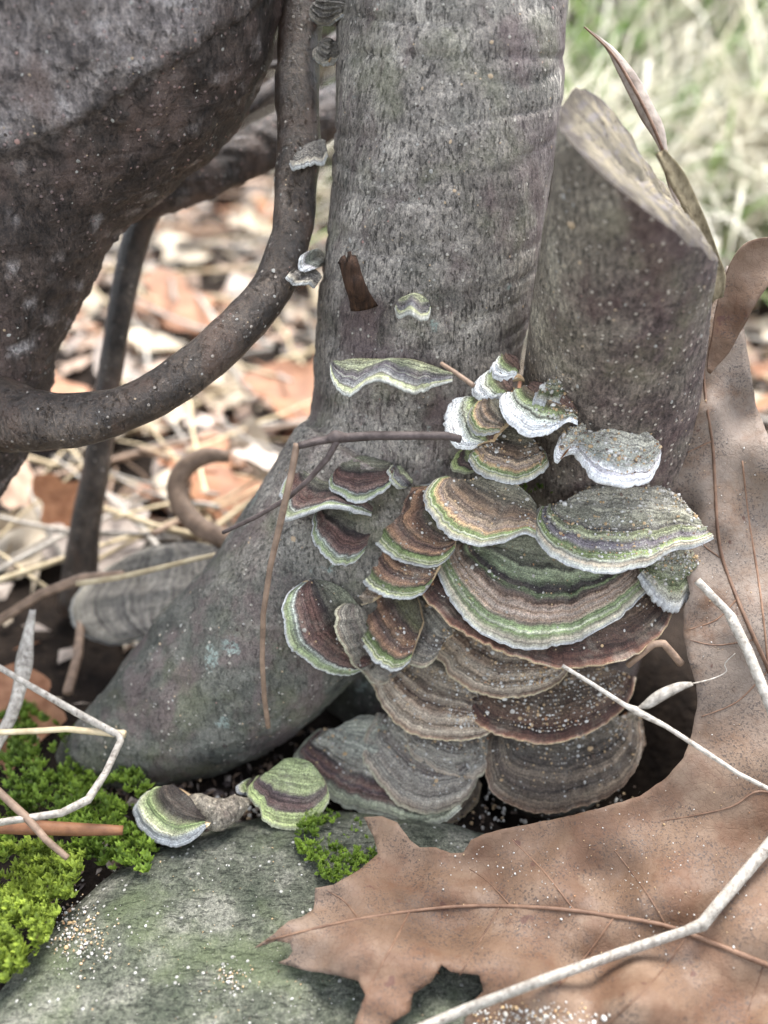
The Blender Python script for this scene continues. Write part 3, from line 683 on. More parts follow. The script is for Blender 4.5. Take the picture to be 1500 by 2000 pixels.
fungus('broadest banded green and purple shelf in the middle of the cluster', [(856, 1062), (846, 1082), (852, 1110), (868, 1150), (890, 1190), (920, 1222), (960, 1248), (1000, 1262), (1040, 1268), (1090, 1262), (1140, 1246), (1185, 1222), (1222, 1195), (1252, 1165), (1272, 1140), (1268, 1118)], [(985, 1068), (1035, 1052), (1100, 1058), (1160, 1092)], 18.0, Z['big'], 19, 0, 0.28, group=T)
fungus('dark red-brown shelf under the broadest banded shelf, dotted with sand', [(822, 1100), (814, 1125), (826, 1160), (850, 1192), (885, 1222), (930, 1250), (980, 1271), (1030, 1290), (1085, 1303), (1135, 1306), (1190, 1298), (1240, 1280), (1280, 1250), (1306, 1215), (1316, 1180), (1306, 1158)], [(950, 1105), (1040, 1080), (1130, 1090), (1210, 1130)], 17.9, Z['dark'], 17, 2, 0.2, group=T, pore='pore_brown')
fungus('crusty grey-green lump beside the white tip of the top right shelf', [(1252, 1118), (1272, 1150), (1298, 1172), (1322, 1184), (1344, 1164), (1360, 1132), (1372, 1098)], [(1268, 1098), (1310, 1082), (1362, 1086)], 17.3, Z['moldy'], 28, 8, 0.25, 0.3, 0.12, group=T, rag=0.05)
fungus('brown and green banded shelf at upper left of the cluster, above two similar ones', [(850, 945), (812, 948), (775, 955), (760, 972), (746, 1000), (728, 1016), (722, 1040), (734, 1062), (752, 1080), (778, 1096), (812, 1105), (845, 1104), (870, 1092), (888, 1072)], [(862, 978), (880, 995), (890, 1015), (892, 1040)], 18.15, Z['brn'], 34, -16, 0.3, group=T, shift=0.35)
fungus('brown and green shelf tucked below the upper left one, yellow edge', [(728, 1032), (706, 1045), (692, 1070), (693, 1100), (705, 1130), (725, 1152), (755, 1165), (790, 1168), (822, 1161), (842, 1138)], [(800, 1058), (826, 1066), (850, 1080), (860, 1105)], 17.9, Z['brn'], 32, -14, 0.28, group=T)
fungus('long brown shelf with a cream and green edge, third down on the left', [(700, 1112), (683, 1140), (678, 1170), (684, 1200), (695, 1232), (710, 1265), (735, 1295), (760, 1308), (780, 1307), (800, 1292)], [(762, 1130), (795, 1145), (820, 1175), (828, 1215)], 17.7, Z['brn'], 34, -16, 0.28, group=T)
fungus('small round olive shelf squeezed between the long brown and the sandy shelf', [(806, 1180), (784, 1200), (779, 1232), (783, 1270), (795, 1292), (816, 1302), (838, 1298), (854, 1280), (860, 1258)], [(822, 1165), (850, 1175), (880, 1205), (885, 1240)], 17.3, Z['grey'], 36, -8, 0.2, group=T)
fungus('sandy grey-brown shelf right under the dark red-brown shelf', [(872, 1200), (850, 1222), (832, 1250), (842, 1275), (862, 1292), (876, 1316), (900, 1336), (940, 1355), (975, 1364), (1010, 1362), (1050, 1352), (1085, 1336), (1106, 1316), (1114, 1298)], [(930, 1205), (975, 1203), (1030, 1220), (1075, 1255)], 17.6, Z['sand'], 24, -4, 0.22, group=T, pore='pore_brown')
fungus('dark brown shelf with a bright orange-brown edge, crossed by a thin straw', [(928, 1340), (913, 1372), (920, 1400), (950, 1425), (990, 1440), (1040, 1450), (1080, 1452), (1130, 1441), (1170, 1421), (1210, 1391), (1232, 1360), (1242, 1322)], [(1005, 1312), (1060, 1290), (1120, 1288), (1180, 1305)], 17.3, Z['dark'], 22, 3, 0.22, group=T, pore='pore_brown')
fungus('lowest right shelf, dark and dirty, beside the black hollow', [(962, 1425), (948, 1462), (949, 1510), (960, 1545), (985, 1565), (1020, 1582), (1060, 1590), (1120, 1582), (1180, 1560), (1230, 1520), (1252, 1470), (1248, 1410)], [(1025, 1402), (1075, 1385), (1130, 1382), (1185, 1395)], 16.9, Z['dirt'], 30, 4, 0.3, group=T, pore='pore_brown')
fungus('broad grey shelf with a dark inner band, left of the orange-edged shelf', [(724, 1280), (718, 1318), (734, 1352), (746, 1378), (770, 1410), (800, 1430), (832, 1441), (880, 1446), (922, 1444), (950, 1434), (968, 1420)], [(785, 1285), (830, 1282), (880, 1302), (925, 1345)], 17.2, Z['sand'], 26, -6, 0.25, group=T)
fungus('short grey shelf with a brown band under the broad grey shelf', [(788, 1425), (798, 1462), (810, 1485), (835, 1496), (852, 1511), (880, 1522), (915, 1526), (940, 1517), (953, 1495), (956, 1430)], [(800, 1395), (850, 1385), (940, 1395)], 16.8, Z['grey'], 30, 0, 0.22, group=T)
fungus('smooth pale grey shelf near the ground, just left of the short grey one', [(738, 1392), (712, 1440), (706, 1478), (726, 1512), (752, 1545), (776, 1572), (810, 1588), (850, 1590), (890, 1576), (920, 1550), (936, 1512)], [(775, 1400), (815, 1400), (860, 1420), (900, 1455)], 16.6, Z['grey'], 30, -4, 0.25, group=T)
fungus('low wide shelf with a broad dark brown stripe, at the foot of the cluster', [(622, 1424), (592, 1450), (571, 1482), (590, 1512), (620, 1541), (660, 1570), (700, 1586), (750, 1597), (790, 1610), (825, 1616), (870, 1604), (902, 1578)], [(668, 1425), (712, 1402), (765, 1415), (815, 1460)], 16.8, Z['low'], 30, -10, 0.3, group=T)
fungus('small green shelf with a purple-brown crescent, low at the root foot', [(502, 1516), (484, 1540), (488, 1560), (505, 1578), (518, 1606), (550, 1620), (590, 1618), (620, 1597), (642, 1562), (640, 1540)], [(530, 1508), (562, 1484), (605, 1490), (632, 1520)], 15.4, Z['grn'], 30, -4, 0.2, lift=[0.15, 0.2, 0.15, 0, 0, 0, 0, 0])
fungus('tiny pale curled cap beside the small green shelf with a crescent', [(488, 1520), (466, 1532), (464, 1546), (480, 1552), (496, 1550)], [(495, 1522), (502, 1532), (504, 1545)], 15.0, Z['pale'], 25, -10, 0.08, 0.07)
fungus('pale green and white fan-shaped fungus on the mossy stone edge', [(332, 1538), (288, 1550), (262, 1570), (257, 1590), (270, 1615), (300, 1640), (340, 1649), (372, 1640), (402, 1612)], [(345, 1535), (368, 1550), (390, 1570), (408, 1600)], 14.3, Z['pale'], 22, -22, 0.35, 0.16)
fungus('red-brown half-moon shelf with a blue-green edge, alone left of the cluster', [(592, 1138), (565, 1160), (553, 1190), (555, 1230), (566, 1265), (595, 1286), (620, 1306), (650, 1318), (690, 1318), (716, 1304)], [(622, 1128), (665, 1150), (705, 1200), (735, 1265)], 18.1, Z['red'], 38, -18, 0.2, attach=0.9)
fungus('narrow pale folded shelf between the half-moon and the long brown shelf', [(676, 1178), (660, 1195), (660, 1222), (672, 1260), (690, 1295), (714, 1314)], [(698, 1180), (722, 1230), (742, 1285)], 17.7, Z['grey'], 34, -20, 0.15, attach=1.2)
fungus('dark purple shelf with a wide cream rim, below the curled two-toned shelf', [(616, 998), (610, 1035), (620, 1065), (640, 1090), (656, 1104), (690, 1099), (712, 1078)], [(640, 985), (690, 985), (735, 1010)], 18.6, Z['red'], 34, -10, -0.12, attach=0.75)
fungus('curled two-toned shelf with its brown underside showing, upper left', [(566, 925), (550, 952), (553, 980), (557, 1008), (598, 996), (642, 985), (690, 990), (726, 1003)], [(600, 922), (648, 930), (698, 955), (730, 985)], 18.9, Z['red'], 12, -8, 0.04, 0.16, attach=0.9, lift=[0, 0.1, 0.1, -0.1, 0.0, 0.3, 0.35, 0.1], pore='pore_brown')
fungus('small neat brown shelf with a green edge above the curled two-toned one', [(655, 920), (643, 940), (655, 958), (680, 973), (710, 974), (740, 962), (764, 940), (770, 918)], [(668, 910), (705, 899), (765, 908)], 19.0, Z['red'], 16, -4, 0.12, attach=0.9)
fungus('tiny folded cream cap right of the small neat brown shelf', [(766, 908), (760, 920), (772, 942), (794, 952)], [(776, 908), (790, 925), (804, 945)], 18.7, Z['slate'], 22, -30, 0.1, 0.08, attach=0.6)
fungus('wavy slate and cream shelf alone on the trunk above the dark twig', [(645, 713), (648, 735), (660, 755), (675, 768), (692, 764), (712, 748), (736, 739), (762, 745), (790, 758), (810, 764), (832, 758), (855, 748), (884, 742)], [(652, 708), (720, 704), (800, 706), (884, 732)], 18.9, Z['slate'], 2, 2, 0.06, 0.09, 0.02, lift=[0.05, -0.15, -0.3, -0.38, -0.3, 0.0, 0.22, 0.12, -0.15, -0.28, -0.2, 0.0, 0.1])
fungus('small cream and grey fungus high on the trunk beside the twig stub', [(772, 598), (779, 612), (800, 606), (818, 616), (836, 614), (841, 600)], [(780, 588), (810, 580), (836, 592)], 19.2, Z['slate'], 2, 4, 0.1, 0.12, 0.02, lift=[0, -0.2, 0.15, -0.1, -0.1, 0], group=Sg)
W = 'white-edged caps in the corner between trunk and stump'
fungus('white fan with a brown and green heart, largest of the white-edged ones', [(912, 774), (882, 784), (868, 806), (868, 832), (876, 856), (896, 873), (920, 875), (940, 866)], [(945, 782), (985, 792), (1000, 825), (965, 862)], 18.6, Z['white'], 34, -22, 0.3, group=W, shift=0.9)
fungus('mossy green cap with brown centre under the white fan', [(935, 866), (918, 890), (925, 915), (950, 933), (985, 942), (1020, 940), (1050, 926), (1070, 908), (1066, 884)], [(972, 856), (995, 846), (1020, 850), (1042, 868)], 18.7, Z['topl'], 28, -6, 0.25, group=W)
fungus('tiny green cap poking out left of the mossy green cap', [(904, 878), (886, 898), (881, 914), (905, 923), (934, 916)], [(922, 874), (942, 888), (948, 908)], 18.8, Z['grn'], 30, -14, 0.1, 0.08, group=W, shift=0.9)
fungus('white and green cap with a ragged edge against the stump', [(1012, 764), (982, 774), (977, 795), (990, 815), (1010, 835), (1035, 848), (1062, 845), (1090, 833), (1110, 822), (1128, 827)], [(1030, 758), (1068, 762), (1100, 778), (1126, 808)], 18.3, Z['white'], 24, -4, 0.22, group=W)
fungus('brown-hearted little lobe between the white fan and the mossy green cap', [(940, 782), (922, 796), (914, 820), (926, 842), (948, 850), (975, 842)], [(968, 784), (990, 800), (992, 826)], 18.3, Z['topl'], 30, -16, 0.18, group=W, shift=0.6)
fungus('crusty yellow-green nub on top of the ragged cap against the stump', [(1050, 764), (1046, 778), (1062, 786), (1084, 784), (1104, 776), (1106, 764)], [(1062, 752), (1082, 746), (1100, 754)], 18.5, Z['moldy'], 34, 6, 0.18, 0.2, group=W, rag=0.06)
fungus('thin dark ruffled rim showing right of the lowest dirty shelf', [(1196, 1500), (1216, 1520), (1238, 1506), (1254, 1470), (1258, 1430), (1250, 1396)], [(1190, 1450), (1206, 1410), (1226, 1390)], 17.4, Z['dirt'], 30, 20, 0.15, group=T, pore='pore_brown')
fungus('narrow tan shelf peeking out between the lower two brown and green shelves', [(690, 1096), (676, 1118), (672, 1146), (682, 1168), (700, 1180), (724, 1176)], [(715, 1090), (750, 1110), (760, 1150)], 18.0, Z['sand'], 32, -16, 0.2, group=T)
fungus('little ruffled grey lobe at the left end of the broad grey shelf', [(722, 1262), (706, 1286), (708, 1312), (724, 1330), (748, 1334), (770, 1322)], [(745, 1256), (785, 1268), (800, 1300)], 17.6, Z['grey'], 32, -12, 0.18, group=T)
fungus('grey-brown lobe at the right end of the foot shelf over the dark gap', [(800, 1560), (806, 1592), (826, 1612), (862, 1614), (900, 1598), (930, 1568), (940, 1530)], [(820, 1530), (870, 1510), (920, 1510)], 16.3, Z['sand'], 30, 4, 0.2, group=T)
fungus('little white knob-like cap above the white fan', [(962, 727), (936, 734), (925, 750), (930, 770), (950, 782), (984, 778)], [(984, 728), (1004, 745), (1006, 772)], 18.8, Z['white'], 26, -22, 0.22, 0.2, group=W, shift=0.9)
fungus('topmost white bead-like cap in the corner by the stump', [(978, 702), (962, 712), (964, 728), (984, 736), (1008, 732)], [(992, 700), (1014, 710), (1018, 726)], 19.0, Z['white'], 20, -18, 0.2, 0.2, group=W, shift=0.9)
fungus('whitish sand-covered shelf at the foot of the stump', [(1096, 850), (1086, 875), (1090, 898), (1104, 884), (1122, 880), (1142, 902), (1160, 930), (1190, 942), (1230, 943), (1265, 935), (1286, 906), (1291, 880)], [(1112, 842), (1160, 832), (1222, 842), (1284, 868)], 18.0, Z['wgrey'], 18, 4, 0.2, 0.14, 0.06, lift=[0, 0, -0.3, 0.05, 0.2, 0.05, 0, 0, 0, 0, 0, 0], pore='pore_brown')
V_ = 'fungi between vine stem and trunk'
fungus('curled grey fungus at the very top between the vine stem and the trunk', [(612, 8), (604, 26), (612, 44), (634, 50), (656, 40), (672, 28), (690, 34)], [(622, 0), (650, -6), (684, 4)], 20.5, Z['far'], 22, -6, 0.1, 0.1, lift=[0, -0.1, -0.1, 0, 0.15, 0.2, -0.1], group=V_, attach=0.45)
fungus('small grey fungus, second from the top along the vine stem', [(622, 84), (614, 112), (628, 124), (648, 124), (664, 110)], [(636, 78), (650, 76), (662, 84)], 20.4, Z['far'], 28, -4, 0.1, 0.1, group=V_, attach=0.45)
fungus('grey fungus draped across the vine stem halfway up', [(566, 316), (572, 328), (592, 326), (610, 316), (628, 318), (640, 300)], [(586, 300), (604, 286), (636, 276)], 19.8, Z['far'], 20, -10, 0.05, 0.12, lift=[0, -0.1, 0, 0.1, 0, 0], group=V_, attach=0.45)
fungus('small round whitish fungus on the trunk edge beside the vine stem bend', [(602, 490), (588, 500), (588, 516), (600, 526), (618, 524)], [(616, 488), (630, 500), (630, 520)], 20.2, Z['wgrey'], 26, -14, 0.08, 0.09, group=V_, attach=0.45)
fungus('brownish fungus fragment below the round whitish one', [(572, 528), (560, 540), (572, 550), (596, 552), (616, 560)], [(590, 524), (610, 528), (628, 544)], 20.4, Z['far'], 18, -10, 0.05, 0.09, group=V_, attach=0.45)
fungus('large blurred grey fungus behind the flaring root on the far left', [(285, 1068), (205, 1108), (150, 1150), (133, 1190), (145, 1226), (178, 1247), (225, 1256), (285, 1240)], [(380, 1060), (450, 1090), (460, 1170), (370, 1250)], 0, Z['far'], 36, -14, 0.5, 0.35, d=27.0, shift=0.0)

# ------------------------------------------------------------------ big oak leaf
OUT = [(496, 1852), (535, 1824), (562, 1800), (592, 1790), (612, 1776), (616, 1734), (652, 1728), (700, 1700), (738, 1668), (730, 1635), (710, 1596), (746, 1594), (776, 1606), (800, 1640), (820, 1655), (852, 1655), (880, 1666), (905, 1665), (920, 1640), (942, 1630), (970, 1622), (1050, 1606), (1120, 1592), (1180, 1576), (1250, 1555), (1300, 1520), (1335, 1480), (1352, 1430), (1362, 1375), (1360, 1338), (1345, 1290), (1335, 1240), (1335, 1190), (1348, 1160), (1340, 1120), (1320, 1050), (1292, 985), (1280, 945), (1290, 900), (1328, 842), (1345, 800), (1344, 752), (1368, 690), (1385, 620), (1400, 562), (1420, 518), (1440, 545), (1450, 620), (1462, 700), (1476, 790), (1500, 850), (1545, 900), (1590, 1100), (1610, 1400), (1640, 1700), (1600, 1900), (1560, 2080), (1300, 2110), (1100, 2080), (960, 2060), (905, 2000), (925, 1956), (944, 1935), (936, 1905), (880, 1898), (862, 1884), (842, 1918), (806, 1942), (800, 1976), (766, 1998), (742, 2040), (688, 2050), (693, 1996), (714, 1944), (700, 1916), (660, 1905), (600, 1896), (543, 1880), (562, 1872), (572, 1858), (566, 1842), (540, 1838)]
LD = [(496, 1852, 18.9), (620, 1740, 19.7), (600, 1850, 18.7), (1250, 1985, 17.1), (1060, 1960, 17.5), (712, 1598, 21.3), (800, 1660, 20.7), (910, 1665, 20.6), (880, 1770, 19.6), (1060, 1600, 20.7), (1250, 1555, 20.6), (1360, 1400, 20.5), (1100, 1770, 19.2), (1300, 1800, 18.8), (1500, 1880, 18.2), (1480, 1550, 19.9), (1335, 1200, 20.8), (1480, 1250, 20.2), (1290, 940, 21.6), (1390, 1040, 21.2), (1400, 950, 21.2), (1500, 900, 20.9), (1345, 760, 21.6), (1420, 520, 21.6), (1470, 720, 21.4), (690, 2050, 16.7), (690, 1900, 18.1), (706, 1965, 17.5), (770, 1990, 17.5), (820, 1930, 18.0), (930, 1930, 18.0), (1480, 1000, 21.5), (1330, 1000, 21.8), (1410, 1030, 21.0), (1390, 800, 20.8), (1440, 800, 21.8), (1530, 1250, 20.6), (1400, 1290, 20.5), (1150, 1690, 20.1), (1150, 1850, 18.9), (1100, 2080, 17.0), (1560, 2080, 16.6), (1640, 1500, 19.6), (1600, 1100, 20.8)]
LDA = np.array(LD, float)
def leafd(u, v):
    w_ = 1.0 / (((LDA[:, 0] - u) ** 2 + (LDA[:, 1] - v) ** 2) + 900.0) ** 1.6
    return float((w_ * LDA[:, 2]).sum() / w_.sum())
def inpoly(x, y, poly):
    c_ = False; j = len(poly) - 1
    for i in range(len(poly)):
        xi, yi = poly[i]; xj, yj = poly[j]
        if (yi > y) != (yj > y) and x < (xj - xi) * (y - yi) / (yj - yi) + xi: c_ = not c_
        j = i
    return c_
dense = []
for a, b_ in zip(OUT, OUT[1:] + OUT[:1]):
    k = max(1, int(math.hypot(a[0] - b_[0], a[1] - b_[1]) / 9))
    for i in range(k):
        t = i / k
        jx = 1.6 * (random.random() - 0.5) if i else 0; jy = 1.6 * (random.random() - 0.5) if i else 0
        dense.append((a[0] + (b_[0] - a[0]) * t + jx, a[1] + (b_[1] - a[1]) * t + jy))
pts2 = [Vector(p) for p in dense]
edges = [(i, (i + 1) % len(dense)) for i in range(len(dense))]
dn = np.array(dense)
for gu in range(490, 1650, 12):
    for gv in range(510, 2110, 12):
        x, y = gu + random.uniform(-3, 3), gv + random.uniform(-3, 3)
        if inpoly(x, y, dense) and np.min((dn[:, 0] - x) ** 2 + (dn[:, 1] - y) ** 2) > 36: pts2.append(Vector((x, y)))
res = delaunay_2d_cdt(pts2, edges, [], 1, 0.001)
VEINS = [[(520, 1838, 2), (620, 1812, 3.5), (700, 1795, 4), (800, 1780, 4.5), (900, 1770, 5), (1000, 1770, 5.5), (1100, 1776, 6), (1200, 1790, 6.5), (1300, 1808, 7), (1400, 1845, 7.5), (1500, 1885, 8), (1620, 1930, 8)],
         [(1372, 700, 3), (1380, 790, 3.5), (1392, 870, 4), (1397, 960, 4.5), (1402, 1040, 5), (1412, 1095, 5), (1440, 1170, 5.5), (1470, 1240, 6), (1502, 1310, 6), (1560, 1450, 7), (1610, 1600, 8)],
         [(1290, 1604, 1.2), (1360, 1592, 2), (1430, 1575, 2.5), (1480, 1546, 3), (1540, 1560, 3.5)],
         [(898, 1905, 1.2), (930, 1850, 2), (960, 1800, 2.4), (975, 1772, 2.8)], [(1450, 900, 2), (1462, 1010, 2.6), (1478, 1110, 3), (1490, 1200, 3), (1500, 1300, 3)],
         [(1190, 2000, 1.2), (1290, 1900, 2), (1340, 1830, 2.5)], [(1000, 1640, 1), (1060, 1700, 1.8), (1120, 1776, 2.2)], [(1296, 950, 1), (1330, 1000, 1.6), (1370, 1060, 1.8), (1410, 1092, 2)], [(1345, 1250, 1), (1400, 1260, 1.6), (1470, 1250, 2)], [(1000, 1772, 2.4), (950, 1720, 1.8), (905, 1690, 1)], [(700, 1794, 2), (672, 1760, 1.6), (640, 1740, 1)], [(800, 1780, 2.2), (770, 1840, 1.8), (722, 1930, 1.4), (705, 2000, 1)], [(1200, 1790, 2.4), (1150, 1860, 2), (1090, 1930, 1.2)], [(1300, 1806, 2.2), (1260, 1740, 1.6), (1200, 1660, 1)], [(1440, 1170, 2.2), (1400, 1210, 1.8), (1345, 1230, 1)], [(1500, 1310, 2), (1440, 1370, 1.6), (1370, 1400, 1)], [(1393, 860, 1.8), (1350, 880, 1.4), (1305, 900, 1)], [(1490, 1890, 1.5), (1460, 1980, 1.5), (1450, 2060, 1)]]
VP = np.vstack([catmull(np.array(v, float), 60)[:, :2] for v in VEINS])
def leaf_pt(u, v, off=0.0):
    p = P(u, v, leafd(u, v))
    q = p[None]
    bumpy = 0.09 * fbm(q, 0.35, 33, 3)[0] + 0.035 * fbm(q, 1.3, 34, 3)[0] + 0.012 * fbm(q, 4.5, 35, 2)[0]
    dv = math.sqrt(np.min((VP[:, 0] - u) ** 2 + (VP[:, 1] - v) ** 2))
    bumpy += 0.055 * (1 - math.exp(-dv / 28)) # blade bulges between the veins
    return p + (CAM - p) / np.linalg.norm(CAM - p) * (bumpy + off)
V = [leaf_pt(p.x, p.y) for p in res[0]]
LF = [tuple(f) for f in res[2]]
lm = NB('oak_leaf_blade')
o_ = lm.co.outputs['Object']
c1 = lm.ramp(lm.noise(o_, 0.35, 4, 0.6), [(0.34, lin((80, 61, 47))), (0.5, lin((100, 78, 61))), (0.66, lin((118, 98, 81)))])
c1 = lm.mix(lm.math('MULTIPLY', lm.step(lm.noise(lm.mapped((1, 1, 1), (1, 1, 0)), 0.7, 5, 0.6), 0.5, 0.62), 0.5), c1, lin((86, 58, 41)))
ga = lm.n('ShaderNodeAttribute'); ga.attribute_name = 'greyed'
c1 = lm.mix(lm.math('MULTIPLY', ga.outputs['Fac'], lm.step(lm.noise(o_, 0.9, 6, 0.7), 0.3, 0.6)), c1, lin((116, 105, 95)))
c1 = lm.mix(lm.math('MULTIPLY', lm.step(lm.noise(lm.mapped((1, 1, 1), (2, 0, 1)), 1.1, 4, 0.55), 0.58, 0.7), 0.22), c1, lin((128, 114, 103)))
pep = lm.math('MULTIPLY', lm.step(lm.noise(o_, 20, 2, 0.6), 0.55, 0.60), lm.step(lm.noise(lm.mapped((1, 1, 1), (0, 2, 1)), 1.0, 4, 0.65), 0.40, 0.58))
c1 = lm.mix(lm.math('MULTIPLY', pep, 0.7), c1, lin((52, 46, 44)))
blot = lm.math('MULTIPLY', lm.step(lm.noise(o_, 2.6, 3, 0.5), 0.68, 0.73), 0.8)
c1 = lm.mix(blot, c1, lin((74, 48, 40)))
rv = lm.n('ShaderNodeTexVoronoi'); rv.feature = 'DISTANCE_TO_EDGE'; rv.inputs['Scale'].default_value = 6.5
wob = lm.n('ShaderNodeTexNoise'); wob.inputs['Scale'].default_value = 3.0
wv_ = lm.mix(0.12, o_, wob.outputs['Color']); lm.l(wv_, rv.inputs['Vector'])
net = lm.step(rv.outputs['Distance'], 0.0, 0.05)
c1 = lm.mix(lm.math('MULTIPLY', lm.math('SUBTRACT', 1.0, net), 0.22), c1, lin((66, 46, 34)))
b1 = lm.bump(lm.noise(o_, 1.6, 4, 0.55), 0.35, 0.2)
b2 = lm.bump(lm.math('ADD', lm.math('MULTIPLY', net, 0.35), lm.math('MULTIPLY', lm.noise(o_, 20, 4, 0.65), 0.9)), 0.4, 0.03, b1)
M['leaf'] = lm.done(c1, lm.ramp(lm.noise(o_, 2.0, 4, 0.6), [(0.3, (0.5,) * 3), (0.7, (0.72,) * 3)]), b2, 0.25)
M['vein'] = plain_mat('leaf_vein', lin((78, 54, 40)), lin((122, 94, 74)), 3, 0.6, 0.2, 0.3)
LEAF = thing('oak_leaf', 'large brown oak leaf, one lobe flat on the stone and one standing against the stump', 'leaf', P(1100, 1780, 19.3))
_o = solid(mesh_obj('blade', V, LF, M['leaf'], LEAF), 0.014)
_at = _o.data.attributes.new('greyed', 'FLOAT', 'POINT'); _at.data.foreach_set('value', [float(0.8 * smooth01(0, 320, 1560 - p.y + 0.25 * (p.x - 1300))) if p.x > 1000 else float(0.45 * smooth01(760, 560, p.x)) for p in res[0]])  # greyer on the upright lobe and at the left tip
for vv in VEINS:
    c = catmull(np.array(vv, float), 36)
    C_ = np.array([leaf_pt(u, v, 0.012) for u, v, r in c]); R_ = (c[:, 2] + 0.8) * 19.5 / FPX * 0.62
    Vv, Fv = tube(C_, R_, 7, nz=0.15, nsc=3); mesh_obj('vein', Vv, Fv, M['vein'], LEAF)
rl = plain_mat('leaf_curl', lin((70, 46, 36)), lin((126, 98, 82)), 0.9, 0.5, 0.3, 0.4, spots=lin((90, 56, 44)))
V, F = strip([(1380, 724, 1386, 730, 21.0), (1390, 650, 1424, 690, 20.8), (1406, 572, 1452, 640, 20.6), (1430, 508, 1478, 590, 20.4), (1462, 472, 1512, 548, 20.3), (1520, 462, 1560, 530, 20.3), (1580, 470, 1600, 520, 20.4)], 40, -0.12, tw=14, crumple=0.16)
solid(mesh_obj('curled_lobe', V, F, M['leaf'], LEAF), 0.025)

# narrow curled leaf standing behind the stump
nm = plain_mat('curled_leaf_blade', lin((92, 76, 62)), lin((152, 138, 124)), 3.2, 0.5, 0.3, 0.45, spots=lin((104, 74, 60)))
V, F = strip([(1140, 52, 1143, 54, 20.6), (1160, 66, 1166, 70, 20.6), (1186, 100, 1200, 96, 20.6), (1206, 140, 1232, 132, 20.6), (1228, 186, 1256, 168, 20.6), (1250, 230, 1275, 206, 20.6), (1270, 262, 1296, 246, 20.6), (1290, 300, 1302, 290, 20.6), (1302, 350, 1312, 340, 20.8), (1325, 420, 1332, 416, 21.0), (1350, 520, 1356, 518, 21.4), (1380, 640, 1384, 640, 21.8)], 44, 0.3, crumple=0.12)
o = thing('curled_leaf', 'narrow pointed dry leaf curling up behind the slanted stump top', 'leaf', P(1290, 300, 20.6))
solid(mesh_obj('blade', V, F, nm, o), 0.022)
V, F = pxtube([(1142, 53, 20.55, 1.5), (1195, 104, 20.5, 2.4), (1240, 176, 20.42, 3), (1272, 238, 20.4, 3), (1296, 296, 20.5, 3)], 20, 6); mesh_obj('vein', V, F, M['vein'], o)

# ------------------------------------------------------------------ twigs and straws in front
strawm = plain_mat('weathered_straw', lin((108, 100, 90)), lin((176, 168, 156)), 1.4, 0.6, 0.5, 0.35, streak=(5, 5, 5), bd=0.03, spots=lin((92, 80, 70)))
strawd = plain_mat('brown_straw', lin((98, 80, 66)), lin((146, 122, 102)), 3.0, 0.6, 0.4, 0.3)
twigm = plain_mat('dark_twig', lin((58, 48, 44)), lin((96, 84, 80)), 4.0, 0.65, 0.6, 0.3)
strawy = plain_mat('yellow_straw', lin((150, 132, 100)), lin((196, 178, 146)), 2.0, 0.6, 0.3, 0.3)
rustm = plain_mat('rust_stem', lin((88, 56, 38)), lin((134, 92, 62)), 2.0, 0.6, 0.4, 0.3)
def onleaf(rows, lift=0.3):
    return [(u, v, leafd(u, v) - lift, r) for u, v, r in rows]
def stem(name, label, cat, ctrl, mat, seg=9, per=7, flat=1.0, nz=0.05, curved=False, group=None, parent=None, nodes=None):
    c = catmull(np.array(ctrl, float), per * len(ctrl)) if curved else polyline(ctrl, per)
    C_ = np.array([P(u, v, d) for u, v, d, r in c]); R_ = c[:, 3] * c[:, 2] / FPX
    V, F = tube(C_, R_, seg, flat=flat, nz=nz, nsc=2.5, seed=int(abs(ctrl[0][0])) + 3)
    o = mesh_obj(name, V, F, mat, parent)
    if label: tag(o, label, cat, group)
    return o
TW = thing('dry_twig', 'dark forked twig arching over the upper left fungi, its straw leg bent straight down', 'twig', P(515, 1400, 22.0))
stem('twig', None, None, [(900, 858, 19.3, 8), (872, 851, 19.4, 8), (800, 851, 19.5, 8.5), (730, 851, 19.5, 9), (676, 855, 19.5, 9.5), (655, 853, 19.4, 13), (640, 858, 19.4, 8), (582, 871, 19.2, 7)], twigm, parent=TW)
stem('side_twig', None, None, [(658, 862, 19.4, 7), (640, 895, 19.5, 6), (600, 940, 19.8, 5.5), (560, 975, 20.2, 5), (500, 1010, 20.8, 4.5), (436, 1040, 21.6, 4)], twigm, parent=TW)
stem('straw', None, None, [(580, 866, 19.2, 7), (570, 920, 19.3, 7), (550, 1010, 19.5, 7), (527, 1110, 19.9, 6), (514, 1200, 20.4, 5.5), (512, 1290, 21.0, 5), (516, 1360, 21.6, 5), (524, 1420, 22.2, 5)], strawd, parent=TW)
stem('straw_stem', 'white weather-worn straw lying bent across the big oak leaf', 'straw', onleaf([(780, 2026, 12), (900, 1975, 13), (1050, 1918, 12), (1200, 1865, 12), (1340, 1818, 11), (1372, 1806, 15), (1400, 1770, 14), (1450, 1712, 14), (1520, 1630, 15), (1620, 1520, 15)], 0.38), strawm, 12, flat=0.7)
stem('straw_stem', 'pale hollow straw leaning down the upright half of the oak leaf', 'straw', [(1362, 1134, 19.8, 8), (1422, 1196, 19.7, 8), (1428, 1206, 19.7, 10.5), (1462, 1275, 19.5, 10), (1490, 1345, 19.3, 10.5), (1530, 1440, 19.1, 11)], strawm, 12)
stem('straw_stem', 'thin straw running from the dark shelf to the right picture edge', 'straw', [(1098, 1300, 19.6, 4), (1160, 1338, 19.4, 4.5), (1222, 1378, 19.2, 5), (1238, 1386, 19.2, 8), (1300, 1418, 19.2, 5), (1380, 1470, 19.1, 5), (1440, 1510, 19.0, 4.5), (1520, 1550, 19.0, 4)], strawm, 8)
